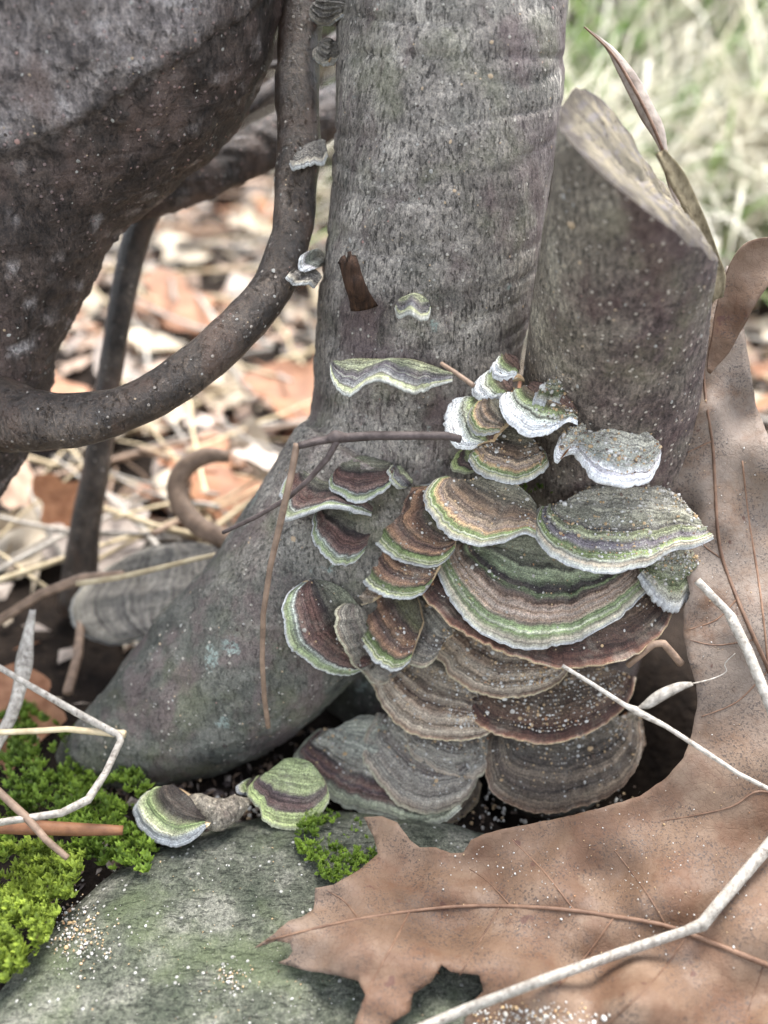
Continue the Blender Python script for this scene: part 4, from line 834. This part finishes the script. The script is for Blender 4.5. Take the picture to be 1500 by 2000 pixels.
V, F = strip([(1236, 1392, 1240, 1380, 19.2), (1254, 1374, 1266, 1384, 19.2), (1282, 1350, 1296, 1368, 19.2), (1320, 1334, 1328, 1350, 19.3), (1350, 1332, 1354, 1338, 19.4)], 18, 0.3, tw=6, crumple=0.04)
o = mesh_obj('dry_husk', V, F, strawm); solid(o, 0.015); tag(o, 'small white papery husk standing out over the black hollow', 'husk')
stem('plant_fibre', 'hair-thin fibre curling on the oak leaf beside the papery husk', 'fibre', [(1348, 1336, 19.4, 1.6), (1390, 1326, 19.7, 1.4), (1418, 1312, 19.8, 1.2), (1416, 1296, 19.8, 1.1), (1436, 1276, 19.8, 1.0)], strawm, 5, curved=True, nz=0)
stem('straw_stem', 'short straw end sticking out above the topmost dark twig, near the white caps', 'straw', [(862, 710, 19.3, 4), (890, 728, 19.0, 4.5), (926, 754, 18.8, 5)], strawd, 8)
stem('straw_stem', 'bent straw bit in the hollow under the dark red-brown shelf', 'straw', [(1226, 1300, 21.0, 6), (1276, 1258, 20.6, 7), (1296, 1256, 20.6, 7), (1330, 1296, 20.8, 8)], strawd, 8)
stem('straw_stem', 'pale bent stem over the dark moss, its elbow by the root tip', 'straw', [(-40, 1280, 22.5, 6), (60, 1340, 22.2, 7), (150, 1392, 21.8, 8), (232, 1436, 21.3, 8), (236, 1446, 21.2, 10), (206, 1510, 20.7, 10), (172, 1562, 20.3, 12), (120, 1588, 20.0, 11), (40, 1600, 19.8, 10), (-60, 1616, 19.6, 10)], strawm, 10, flat=0.7)
stem('straw_stem', 'yellowish straw lying level over the dark moss', 'straw', [(-40, 1432, 22, 6), (60, 1428, 21.9, 6), (130, 1424, 21.8, 6), (244, 1434, 21.5, 8)], strawy, 8)
stem('rust_twig', 'rust-brown twig lying in the moss at the left picture edge', 'twig', [(-40, 1614, 20.6, 13), (60, 1616, 20.6, 14), (150, 1620, 20.7, 13), (240, 1622, 20.9, 9)], rustm, 10)
stem('dry_twig', 'thin grey-brown twig slanting down over the bright moss', 'twig', [(-30, 1520, 20.2, 7), (50, 1595, 19.8, 8), (90, 1640, 19.6, 7), (132, 1676, 19.5, 6)], strawd, 8)
V, F = strip([(58, 1190, 70, 1190, 23.6), (44, 1240, 66, 1250, 23.4), (30, 1290, 64, 1300, 23.2), (26, 1340, 50, 1352, 23.0), (8, 1400, 30, 1410, 22.8), (-30, 1470, -12, 1486, 22.6)], 20, 0.3, tw=6)
o = mesh_obj('grass_blade', V, F, strawm); solid(o, 0.02); tag(o, 'broad pale dry grass blade hanging at the left edge above the moss', 'grass blade')
stem('straw_stem', 'fine pale straw crossing over the large blurred grey fungus', 'straw', [(455, 1076, 25, 4), (380, 1092, 25, 5), (300, 1112, 25.1, 5.5), (230, 1128, 25.2, 6), (150, 1140, 25.4, 6)], strawy, 7)
stem('dry_twig', 'brown dead stem running left behind the large blurred grey fungus', 'twig', [(240, 1122, 26, 9), (160, 1130, 26.2, 11), (80, 1160, 26.4, 9), (-30, 1230, 26.6, 9)], strawd, 8)
stem('bent_straw', 'pale stem bent into a hook on the litter behind the root', 'stem', [(500, 1064, 26.6, 20), (440, 1052, 27.2, 20), (392, 1030, 27.6, 20), (356, 990, 28, 20), (346, 945, 28.2, 20), (368, 908, 28.2, 19), (408, 890, 28.2, 16), (446, 892, 28.2, 12)], strawd, 12, curved=True)
stem('fallen_leaf_stalk', 'reddish scrap of leaf stalk in the notch of the oak leaf', 'leaf stalk', [(846, 1890, 18.9, 3), (872, 1925, 18.8, 6), (900, 1950, 18.7, 9), (960, 1985, 18.5, 6), (1010, 2010, 18.3, 4)], rustm, 8, flat=0.5)

# ------------------------------------------------------------------ scattering: sand, specks, moss
ICO = bmesh.new(); bmesh.ops.create_icosphere(ICO, subdivisions=1, radius=1.0)
IV = np.array([v.co[:] for v in ICO.verts]); ICO.faces.ensure_lookup_table(); IF = [tuple(v.index for v in f.verts) for f in ICO.faces]; ICO.free()
def grains(name, pts, sizes, mats, parent=None, flat=None, normals=None, weights=None, label=None, cat=None):
    V, F, MI = [], [], []
    for i, (p, s) in enumerate(zip(pts, sizes)):
        sc_ = s * RNG.uniform(0.6, 1.3, 3)
        q = IV * sc_ * RNG.uniform(0.75, 1.2, (len(IV), 1))
        a = RNG.uniform(0, 6.28, 2); ca, sa = math.cos(a[0]), math.sin(a[0])
        q = q @ np.array([[ca, -sa, 0], [sa, ca, 0], [0, 0, 1]]); ca, sa = math.cos(a[1]), math.sin(a[1]); q = q @ np.array([[1, 0, 0], [0, ca, -sa], [0, sa, ca]])
        if normals is not None:
            n_ = normals[i]; q = q * np.array([1.3, 1.3, 1.3]); q = q - (q @ n_)[:, None] * n_ * 0.7
        k = len(V) * len(IV); V.append(q + p); F += [tuple(x + k for x in f) for f in IF]
        MI += [int(RNG.choice(len(mats), p=weights))] * len(IF)
    o = mesh_obj(name, np.vstack(V), F, mats, parent, smooth=False, mat_idx=MI)
    o['kind'] = 'stuff'
    if label: tag(o, label, cat)
    return o
def grain_mat(name, c, rough=0.35):
    b = NB(name); b.b.inputs['Subsurface Weight'].default_value = 0.0
    return b.done(b.ramp(b.noise(b.co.outputs['Object'], 6, 2), [(0.3, tuple(x * 0.75 for x in c[:3]) + (1,)), (0.7, c)]), rough, None, 0.5)
GM = [grain_mat('quartz_white', lin((196, 192, 184))), grain_mat('quartz_grey', lin((168, 162, 152))), grain_mat('sand_tan', lin((178, 150, 112))), grain_mat('sand_orange', lin((160, 116, 78))), grain_mat('sand_dark', lin((92, 74, 60)))]
GW = [0.24, 0.36, 0.29, 0.03, 0.08]
# sand on the shelves: (cap index, count, nearest-to-edge bias)
names = [o for o in COL.objects if o.name.startswith('bracket_fungus')]
PTS, SZ = [], []
for idx, cnt, r0 in ((0, 260, 0.0), (1, 40, 0.0), (2, 90, 0.1), (3, 210, 0.3), (4, 160, 0.0), (5, 45, 0.2), (6, 25, 0.3), (7, 30, 0.3), (8, 45, 0.2), (9, 420, 0.2), (10, 330, 0.2), (11, 230, 0.2), (12, 240, 0.2), (13, 120, 0.2), (14, 70, 0.2), (15, 50, 0.1), ('mossy green cap', 70, 0.2), ('white and green cap', 60, 0.1), ('whitish sand-covered', 260, 0.0), ('red-brown half-moon', 25, 0.2), ('crusty yellow', 40, 0), ('thin dark ruffled', 30, 0), ('grey-brown lobe', 30, 0)):
    if isinstance(idx, str): idx = [v for k, v in CAPI.items() if k.startswith(idx)][0]
    g, n = CAPS[idx]; kr, kt = g.shape[:2]
    cl = RNG.random((6, 2))
    for _ in range(int(cnt * 2.3)):
        if RNG.random() < 0.4: a, b_ = RNG.random(2)
        else:
            q = cl[RNG.integers(6)] + RNG.normal(0, 0.11, 2); a, b_ = np.clip(q, 0, 0.999)
        r = int((r0 + (1 - r0) * a) * (kr - 1)); t = int(b_ * (kt - 1))
        t2 = min(t + 1, kt - 1); f = RNG.random()
        PTS.append(g[r, t] * (1 - f) + g[r, t2] * f + n * 0.008); SZ.append(min(0.06, RNG.lognormal(math.log(0.019), 0.5)))
grains('sand_grains', PTS, SZ, GM, weights=GW, label='pale sand grains sprinkled over the shelves of the fungus cluster', cat='sand')
# sand on stone, on the leaf and in the hollow
PTS, SZ = [], []
def pile(u, v, su, sv, cnt, z=None, leaf=False, s0=0.02):
    for _ in range(cnt):
        a, b_ = RNG.normal(u, su), RNG.normal(v, sv)
        if leaf:
            if not inpoly(a, b_, OUT): continue
            PTS.append(leaf_pt(a, b_, 0.02))
        else:
            p = pz(a, b_, z)
            if z > 0.8:
                k = np.argmin((STONE_V[:, 0] - p[0]) ** 2 + (STONE_V[:, 1] - p[1]) ** 2); p = pz(a, b_, STONE_V[k, 2]); 
            PTS.append(p + np.array([0, 0, 0.01 + 0.03 * RNG.random()]))
        SZ.append(min(0.06, RNG.lognormal(math.log(s0), 0.4)))
pile(150, 1815, 28, 34, 240, 1.0); pile(180, 1845, 40, 30, 90, 1.0); pile(455, 1912, 18, 14, 70, 1.0); pile(430, 1700, 120, 40, 70, 1.0, s0=0.013); pile(400, 1900, 200, 70, 170, 1.0, s0=0.010); pile(560, 1960, 90, 40, 80, 1.0, s0=0.012); pile(640, 1680, 50, 30, 30, 1.0, s0=0.013)
grains('sand_grains', PTS, SZ, GM, weights=[0.25, 0.38, 0.3, 0.02, 0.05], label='sand grains and a small pale heap on the grey-green stone', cat='sand')
PTS, SZ = [], []
pile(1020, 1985, 75, 14, 260, leaf=True); pile(1190, 1750, 160, 70, 190, leaf=True, s0=0.012); pile(1250, 1690, 120, 60, 90, leaf=True, s0=0.012); pile(1400, 1100, 60, 220, 120, leaf=True, s0=0.010); pile(940, 1690, 60, 25, 40, leaf=True, s0=0.013)
grains('sand_grains', PTS, SZ, GM, weights=[0.4, 0.25, 0.25, 0.07, 0.03], label='loose sand grains on the big brown oak leaf', cat='sand')
PTS, SZ = [], []
pile(960, 1580, 60, 18, 45, 0.1, s0=0.05); pile(1120, 1565, 90, 18, 70, 0.0, s0=0.03); pile(820, 1630, 40, 14, 26, 0.4, s0=0.045); pile(1000, 1600, 120, 14, 60, 0.1, s0=0.03)
pile(420, 1580, 45, 18, 160, 0.5, s0=0.045); pile(470, 1600, 60, 20, 90, 0.4, s0=0.03); pile(240, 1690, 60, 20, 60, 0.3, s0=0.03)
grains('gravel_grains', PTS, SZ, GM, weights=[0.2, 0.35, 0.15, 0.0, 0.3], label='small gravel and dirt bits in the crevice under the lowest shelves', cat='gravel')

def specks(src, parent, cnt, smin, smax, mats, weights, region=None, flat=0.5):
    co, fs, no = src; co = np.asarray(co); pts, sz, nrm = [], [], []
    fa = np.array([f[:3] for f in fs if len(f) <= 4]); A, B, C_ = co[fa[:, 0]], co[fa[:, 1]], co[fa[:, 2]]
    nn = np.cross(B - A, C_ - A); cen = (A + B + C_) / 3; ln = np.linalg.norm(nn, axis=1) + 1e-12; nn /= ln[:, None]
    u, v = to_px(cen); d = (cen - CAM) @ FWD
    ok = (u > -150) & (u < 1650) & (v > -150) & (v < 2100)
    if region is not None: ok &= region(u, v, cen)
    ids = np.where(ok)[0]; pr = ln[ids] * np.clip(0.12 + 1.6 * fbm(cen[ids], 1.5, 88, 3), 0.03, None); pr /= pr.sum()
    for i in RNG.choice(ids, cnt, p=pr):
        s = float(min(smax, RNG.lognormal(math.log(smin), 0.5))); pts.append(A[i] * .4 + B[i] * .3 + C_[i] * .3); sz.append(s); nrm.append(nn[i])
    return grains('bark_specks', pts, sz, mats, parent, weights=weights, normals=nrm)
SPM = [grain_mat('speck_grey', lin((150, 146, 138)), 0.85), grain_mat('speck_tan', lin((172, 150, 122)), 0.8), grain_mat('speck_dark', lin((62, 54, 48)), 0.9), grain_mat('speck_pink', lin((150, 118, 108)), 0.8)]
specks(TRUNK, TR, 3200, 0.014, 0.07, SPM, [0.4, 0.25, 0.3, 0.05])
specks(STUMP, ST, 1200, 0.02, 0.09, SPM, [0.5, 0.3, 0.12, 0.08])
specks(LEFT, LT, 1700, 0.017, 0.09, SPM, [0.3, 0.1, 0.25, 0.35])
specks(VINE, VN, 500, 0.013, 0.05, SPM, [0.5, 0.2, 0.2, 0.1])

V, F = pxtube([(352, 1572, 21.8, 14), (380, 1578, 21.6, 30), (420, 1584, 21.6, 34), (460, 1576, 21.8, 26), (486, 1566, 22.0, 10)], 26, 16, flat=0.7, nz=0.7, nsc=2.0, seed=9)
o = mesh_obj('bark_chunk', V, F, M['stump']); tag(o, 'crumbling grey-brown bark chunk in the crevice between root and stone', 'bark chunk')
# moss: leafy shoots
mossm = []
for nm_, a, b_ in (('moss_bright', lin((90, 106, 34)), lin((156, 172, 68))), ('moss_green', lin((66, 88, 28)), lin((132, 156, 58)))):
    q = NB(nm_); oi = q.noise(q.co.outputs['Object'], 3.5, 3, 0.6)
    m = q.done(q.ramp(oi, [(0.26, lin((88, 74, 48))), (0.36, a), (0.68, b_)]), 0.55, None, 0.35)
    tr = q.n('ShaderNodeBsdfTranslucent'); q.l(q.b.inputs['Base Color'].links[0].from_socket, tr.inputs[0])
    mx = q.n('ShaderNodeMixShader'); mx.inputs[0].default_value = 0.3
    q.l(q.b.outputs[0], mx.inputs[1]); q.l(tr.outputs[0], mx.inputs[2]); q.l(mx.outputs[0], q.t.nodes['Material Output'].inputs[0])
    mossm.append(m)
def moss(label, poly, cnt, zf, h, mat, ll=0.13):
    us = [p[0] for p in poly]; vs = [p[1] for p in poly]; V, F = [], []; n_ = 0
    while n_ < cnt:
        u, v = random.uniform(min(us), max(us)), random.uniform(min(vs), max(vs))
        if not inpoly(u, v, poly): continue
        n_ += 1
        if vnoise(np.array([[u * 0.022, v * 0.022, cnt * 0.1]]), 1.0, 66)[0] < -0.08 and random.random() < 0.85: continue
        p0 = pz(u, v, zf(u, v))
        p0 = np.array([p0[0], p0[1], p0[2] - 0.1])
        hh = h * random.uniform(0.5, 1.3)
        lean = np.array([random.gauss(0, 0.35), random.gauss(-0.15, 0.35), 1.0]); lean /= np.linalg.norm(lean)
        nl = 13; ll0 = ll * random.uniform(0.6, 1.25)
        for k in range(nl):
            s = 0.3 + 0.7 * k / nl; a = k * 2.4 + random.random()
            base = p0 + lean * hh * s
            outv = np.array([math.cos(a), math.sin(a), 0.55 + 0.9 * s]); outv /= np.linalg.norm(outv)
            sd_ = np.cross(outv, lean); sd_ /= np.linalg.norm(sd_) + 1e-9
            L_ = ll0 * random.uniform(0.7, 1.2) * (1.15 - 0.4 * s); wd = L_ * 0.22
            i = len(V)
            V += [base - sd_ * wd * 0.5, base + outv * L_ * 0.45 - sd_ * wd + lean * 0.01, base + outv * L_, base + outv * L_ * 0.45 + sd_ * wd + lean * 0.01, base + sd_ * wd * 0.5]
            F += [(i, i + 1, i + 3, i + 4), (i + 1, i + 2, i + 3)]
    o = mesh_obj('moss', V, F, mat, smooth=False); tag(o, label, 'moss', kind='stuff'); return o
moss('bright yellow-green moss cushion at the left edge beside the stone', [(-60, 1700), (40, 1640), (110, 1660), (160, 1690), (150, 1740), (110, 1790), (80, 1850), (40, 1900), (-10, 1925), (-80, 1900)], 900, lambda u, v: 1.25 + 0.35 * math.sin(u * .03) * math.sin(v * .025), 0.5, mossm[0], 0.19)
moss('darker green moss spreading between the root tip and the stone', [(-60, 1400), (60, 1376), (110, 1400), (150, 1440), (240, 1470), (275, 1510), (330, 1550), (300, 1590), (330, 1655), (280, 1700), (200, 1690), (120, 1670), (-60, 1680)], 1500, lambda u, v: 0.95 + 0.3 * math.sin(u * .027) * math.sin(v * .03), 0.42, mossm[1], 0.19)
moss('small moss patch under the striped foot shelf by the leaf tip', [(585, 1600), (640, 1585), (700, 1592), (735, 1640), (738, 1670), (700, 1700), (650, 1722), (610, 1700), (580, 1650)], 420, lambda u, v: 1.2, 0.28, mossm[1], 0.11)
moss('faint moss on the dark ledge behind the mossy green cap', [(940, 925), (1000, 945), (1060, 940), (1100, 900), (1120, 930), (1060, 970), (980, 960)], 50, lambda u, v: 8.0, 0.15, mossm[1], 0.07)

# ------------------------------------------------------------------ leaf litter, straw and grass behind
def leaf_mesh(seed, L_, W_, curl, fold):
    r = np.random.default_rng(seed); nu, nv_ = 18, 9; V = []
    lob = r.uniform(0.0, 0.35)
    for i in range(nu):
        t = i / (nu - 1); wd = W_ * (math.sin(math.pi * min(1, t * 0.96 + 0.03)) ** 0.8) * (1 + lob * math.sin(t * 17 + seed))
        for j in range(nv_):
            s = j / (nv_ - 1) * 2 - 1
            V.append((s * wd, (t - 0.5) * L_, curl * L_ * (t - 0.5) ** 2 * 1.6 + fold * wd * s * s + 0.0))
    V = np.array(V); V[:, 2] += 0.12 * L_ * 0.35 * fbm(V, 0.8, seed, 3)
    F = [(i * nv_ + j, i * nv_ + j + 1, (i + 1) * nv_ + j + 1, (i + 1) * nv_ + j) for i in range(nu - 1) for j in range(nv_ - 1)]
    return V, F
LM = {'pale buff': plain_mat('litter_buff', lin((150, 134, 112)), lin((204, 190, 168)), 0.8, 0.6, 0.3, 0.3, trans=0.15), 'orange-brown': plain_mat('litter_orange', lin((118, 76, 52)), lin((176, 130, 98)), 0.8, 0.6, 0.3, 0.3, trans=0.2), 'grey-brown': plain_mat('litter_grey', lin((132, 118, 106)), lin((186, 172, 160)), 0.8, 0.6, 0.3, 0.3, trans=0.1), 'pinkish tan': plain_mat('litter_pink', lin((150, 122, 102)), lin((206, 180, 158)), 0.8, 0.6, 0.3, 0.3, trans=0.15)}
protos = {}
for k, (cn_, m) in enumerate(LM.items()):
    for q in range(3):
        V, F = leaf_mesh(k * 5 + q, 7.0, 2.1 + 0.5 * q, random.uniform(-0.2, 0.5), random.uniform(-0.3, 0.5))
        me = bpy.data.meshes.new('leaf_blade'); me.from_pydata([tuple(x) for x in V], [], F)
        me.polygons.foreach_set('use_smooth', [True] * len(me.polygons)); me.materials.append(m); protos.setdefault(cn_, []).append(me)
def put_leaf(cn_, p, rot, s, label=None, group='dry leaves littering the ground behind the trunk'):
    o = bpy.data.objects.new('fallen_leaf', random.choice(protos[cn_])); COL.objects.link(o)
    o.location = tuple(float(x) for x in p); o.rotation_euler = rot; o.scale = (s, s, s)
    tag(o, label or ('%s dry leaf blurred in the litter behind the trunk' % cn_), 'leaf', None if label else group); return o
LITTER = []
def where(x, y):
    u, v = to_px(np.array([x, y, 1.0]))
    if u > 1000: return 'on the ground behind the stump'
    if v > 860: return 'on ground below vine stem, far left' if u < 240 else 'on ground below vine stem, near root'
    return 'on the ground beside the dark leaning trunk' if u < 240 else ('inside the loop of the vine stem' if u < 560 else 'on the ground right behind the main trunk')
for i in range(190):
    y = 27 + 80 * random.random() ** 1.3; x = random.uniform(-0.62, 0.62) * (y + 6)
    if i % 3 == 0: x = random.uniform(-0.45, 0.05) * y
    cn_ = random.choices(list(LM), [0.42, 0.12, 0.24, 0.22])[0]
    o = put_leaf(cn_, (x, y, float(gz(x, y)) + random.uniform(0.3, 1.5)), (random.gauss(0, 0.35), random.gauss(0, 0.35), random.uniform(0, 6.28)), random.uniform(0.3, 0.78) * (0.75 + y / 160))
    sz_ = 'large' if o.scale[0] > 0.66 else ('small' if o.scale[0] < 0.45 else 'mid-sized')
    o['label'] = '%s %s dry leaf %s' % (sz_, cn_, where(x, y)); LITTER.append(o)
def hero_leaf(cn_, u, v, z, rot, s, label):
    put_leaf(cn_, pz(u, v, z), rot, s, label)
hero_leaf('pinkish tan', 30, 930, 2.6, (0.5, 0.9, 0.5), 0.42, 'pale pinkish leaf standing on edge below the dark trunk at far left')
hero_leaf('orange-brown', 130, 985, 2.2, (1.1, -0.6, 0.5), 0.42, 'rust-orange leaf curled upright next to the thin brown stem')
hero_leaf('orange-brown', 430, 970, 1.2, (0.5, 0.3, 0.9), 0.6, 'orange leaf inside the hook of the pale bent stem')
hero_leaf('grey-brown', 520, 900, 2.6, (0.5, 0.0, 1.9), 0.4, 'grey leaf leaning on the root just above the hooked stem')
hero_leaf('orange-brown', 350, 600, 1.5, (0.3, 0.1, 0.6), 0.95, 'big orange-tan leaf framed by the loop of the vine stem')
hero_leaf('orange-brown', 590, 780, 1.2, (0.35, -0.1, 1.2), 0.9, 'tan leaf touching the left side of the trunk below the vine bend')
hero_leaf('orange-brown', 20, 1400, 0.6, (0.5, 0.3, 0.2), 0.5, 'dark rust leaf half buried at the left edge above the moss')
hero_leaf('orange-brown', 110, 780, 2.0, (0.5, 0.2, 1.0), 0.7, 'rust leaf in the angle between dark trunk and vine stem')
SM = [strawm, strawy, strawd]
sprot = []
for k in range(9):
    n_ = 10; C_ = np.array([(random.gauss(0, 0.1) + 0.9 * math.sin(i * 0.3 + k) * 0.4, (i / (n_ - 1) - 0.5) * 13, 0.25 * math.sin(i * 0.5 + k)) for i in range(n_)])
    V, F = tube(C_, np.linspace(0.15, 0.06, n_) * random.uniform(0.6, 1.2), 6)
    me = bpy.data.meshes.new('straw'); me.from_pydata([tuple(x) for x in V], [], F); me.polygons.foreach_set('use_smooth', [True] * len(me.polygons)); me.materials.append(SM[k % 3]); sprot.append(me)
SN = ['whitish', 'yellowish', 'brown']
for i in range(290):
    y = 25 + 72 * random.random() ** 1.4; x = random.uniform(-0.6, 0.6) * (y + 6)
    if i % 2 == 0: x = random.uniform(-0.45, 0.02) * y
    k = random.choices(range(9), [3, 3, 1] * 3)[0]
    o = bpy.data.objects.new('straw_stem', sprot[k]); COL.objects.link(o)
    o.location = (x, y, float(gz(x, y)) + random.uniform(0.7, 2.4)); o.rotation_euler = (random.gauss(0, 0.18), random.gauss(0, 0.2), random.gauss(0.5, 0.9)); s = random.uniform(0.5, 1.1); o.scale = (s, s, s)
    tag(o, '%s %s straw %s' % ('long' if s > 0.85 else ('short' if s < 0.65 else 'mid-length'), SN[k % 3], where(x, y)), 'straw', 'straw lying in the litter behind the trunk'); LITTER.append(o)

# grass on the bank: nobody could count the blades
gm = NB('bank_grass'); at = gm.n('ShaderNodeAttribute'); at.attribute_name = 'tint'
gcol = gm.ramp(at.outputs['Fac'], [(0.0, lin((222, 216, 202))), (0.45, lin((198, 190, 166))), (0.55, lin((128, 150, 86))), (1.0, lin((78, 112, 48)))])
gm.done(gcol, 0.55, None, 0.3)
tr = gm.n('ShaderNodeBsdfTranslucent'); gm.l(gcol, tr.inputs[0]); mx = gm.n('ShaderNodeMixShader'); mx.inputs[0].default_value = 0.35
gm.l(gm.b.outputs[0], mx.inputs[1]); gm.l(tr.outputs[0], mx.inputs[2]); gm.l(mx.outputs[0], gm.t.nodes['Material Output'].inputs[0])
V, F, TI = [], [], []
def blades(cnt, xr, yr, green):
    for _ in range(cnt):
        y = random.uniform(*yr); x = random.uniform(*xr) * (y / 80.0)
        if x < 2 and y < 104: continue
        tuft = vnoise(np.array([[x * 0.11, y * 0.11, 0.3]]), 1.0, 44)[0]
        if tuft < -0.25 and random.random() < 0.8: continue
        g = 1.0 if random.random() < green + 0.35 * vnoise(np.array([[x * 0.06, y * 0.06, 2.3]]), 1.0, 45)[0] else 0.0
        ti = random.uniform(0.6, 1.0) if g else random.uniform(0, 0.45)
        p = np.array([x, y, float(gz(x, y))]); L_ = random.uniform(10, 24); a = random.gauss(-math.pi / 2, 1.1)
        h = np.array([math.cos(a), math.sin(a), 0]); sd_ = np.array([-h[1], h[0], 0]); w0 = random.uniform(0.07, 0.26)
        bend = random.uniform(0.5, 1.5); i = len(V); ang = random.uniform(0.1, 0.5); q = p.copy()
        for k in range(6):
            wk = w0 * (1 - (k / 5.0) ** 2 * 0.95)
            V.append(q - sd_ * wk); V.append(q + sd_ * wk); TI.extend([ti, ti])
            q = q + (h * math.sin(ang) + np.array([0, 0, math.cos(ang)])) * (L_ / 5); ang += bend * 0.42
        F.extend([(i + 2 * k, i + 2 * k + 1, i + 2 * k + 3, i + 2 * k + 2) for k in range(5)])
blades(8000, (-55, 62), (64, 125), 0.42)
blades(1700, (4, 60), (52, 72), 0.25)
o = mesh_obj('bank_grass', V, F, gm.m); at_ = o.data.attributes.new('tint', 'FLOAT', 'POINT'); at_.data.foreach_set('value', TI)
tag(o, 'long dry and green grass hanging over the bank behind the stump', 'grass', kind='stuff')

# crumbled bits of leaf and straw covering the soil between the leaves
V, F, MI = [], [], []
for i in range(5200):
    y = 17 + 62 * random.random() ** 1.5; x = random.uniform(-0.7, 0.7) * (y + 4)
    if y < 24 and x > -5.5: continue
    if y < 36 and x < -7.5 and random.random() < 0.85: continue
    L_ = random.uniform(0.3, 1.5) * (0.6 + y / 50); W_ = L_ * random.choice((0.12, 0.2, 0.5, 0.7)); a = random.uniform(0, 6.28)
    e1 = np.array([math.cos(a), math.sin(a), random.gauss(0, 0.3)]); e2 = np.array([-math.sin(a), math.cos(a), random.gauss(0, 0.4)])
    p = np.array([x, y, float(gz(x, y)) + random.uniform(0.05, 0.6)]); k = len(V)
    V += [p - e1 * L_ * .5, p + e2 * W_ * .5 + np.array([0, 0, .06]), p + e1 * L_ * .5, p - e2 * W_ * .5 + np.array([0, 0, .06]), p + np.array([0, 0, 0.12 * L_])]
    F += [(k, k + 3, k + 4), (k + 3, k + 2, k + 4), (k + 2, k + 1, k + 4), (k + 1, k, k + 4)]; MI += [i % 5] * 4
for i in range(900):
    x, y = random.uniform(-8.5, 0.5), random.uniform(12.5, 18.5)
    L_ = random.uniform(0.08, 0.42); W_ = L_ * random.choice((0.2, 0.5, 0.7)); a = random.uniform(0, 6.28)
    e1 = np.array([math.cos(a), math.sin(a), random.gauss(0, 0.4)]); e2 = np.array([-math.sin(a), math.cos(a), random.gauss(0, 0.5)])
    p = np.array([x, y, float(gz(x, y)) + random.uniform(0.02, 0.12)]); k = len(V)
    V += [p - e1 * L_ * .5, p + e2 * W_ * .5 + np.array([0, 0, .04]), p + e1 * L_ * .5, p - e2 * W_ * .5 + np.array([0, 0, .04]), p + np.array([0, 0, 0.3 * L_])]
    F += [(k, k + 3, k + 4), (k + 3, k + 2, k + 4), (k + 2, k + 1, k + 4), (k + 1, k, k + 4)]; MI += [random.choice((1, 3, 3, 5, 5))] * 4
o = mesh_obj('litter_crumbs', V, F, [LM['pale buff'], LM['grey-brown'], LM['orange-brown'], strawd, LM['pinkish tan'], twigm], smooth=False, mat_idx=MI)
tag(o, 'crumbled leaf bits and chaff covering the ground between the fallen leaves', 'leaf litter', kind='stuff')

# leave out litter that the camera sees nothing of
dg = bpy.context.evaluated_depsgraph_get(); dg.update()
for o in LITTER:
    mw = o.matrix_world if False else (Matrix.Translation(o.location) @ o.rotation_euler.to_matrix().to_4x4() @ Matrix.Diagonal((*o.scale, 1)))
    vs = o.data.vertices; seen = 0
    for i in range(0, len(vs), max(1, len(vs) // 24)):
        p = mw @ vs[i].co; u, v = to_px(np.array(p))
        if not (-20 < u < 1520 and -20 < v < 2020): continue
        d_ = p - Vector(CAM); hit = SC.ray_cast(dg, Vector(CAM) + d_.normalized() * 2.0, d_.normalized(), distance=d_.length - 2.0 + 0.5)
        if hit[0] and hit[4].name == o.name: seen += 1
    if seen < 2: bpy.data.objects.remove(o)

# where several share a label, their order from left to right tells them apart
same = {}
for o in list(COL.objects):
    if o.name.startswith(('fallen_leaf', 'straw_stem')) and o.get('group'): same.setdefault(o['label'], []).append(o)
ORD = ['leftmost', 'second from left', 'third from left', 'fourth from left', 'fifth from left', 'sixth from left', 'seventh from left', 'eighth from left', 'ninth from left', 'tenth from left', 'eleventh from left', 'twelfth from left', 'thirteenth from left', 'fourteenth from left', 'fifteenth from left', 'sixteenth from left']
for lb, os_ in same.items():
    if len(os_) < 2: continue
    os_.sort(key=lambda o: to_px(np.array(o.location))[0])
    for i, o in enumerate(os_): o['label'] = lb + ', ' + ('rightmost' if i == len(os_) - 1 else ORD[min(i, 15)])
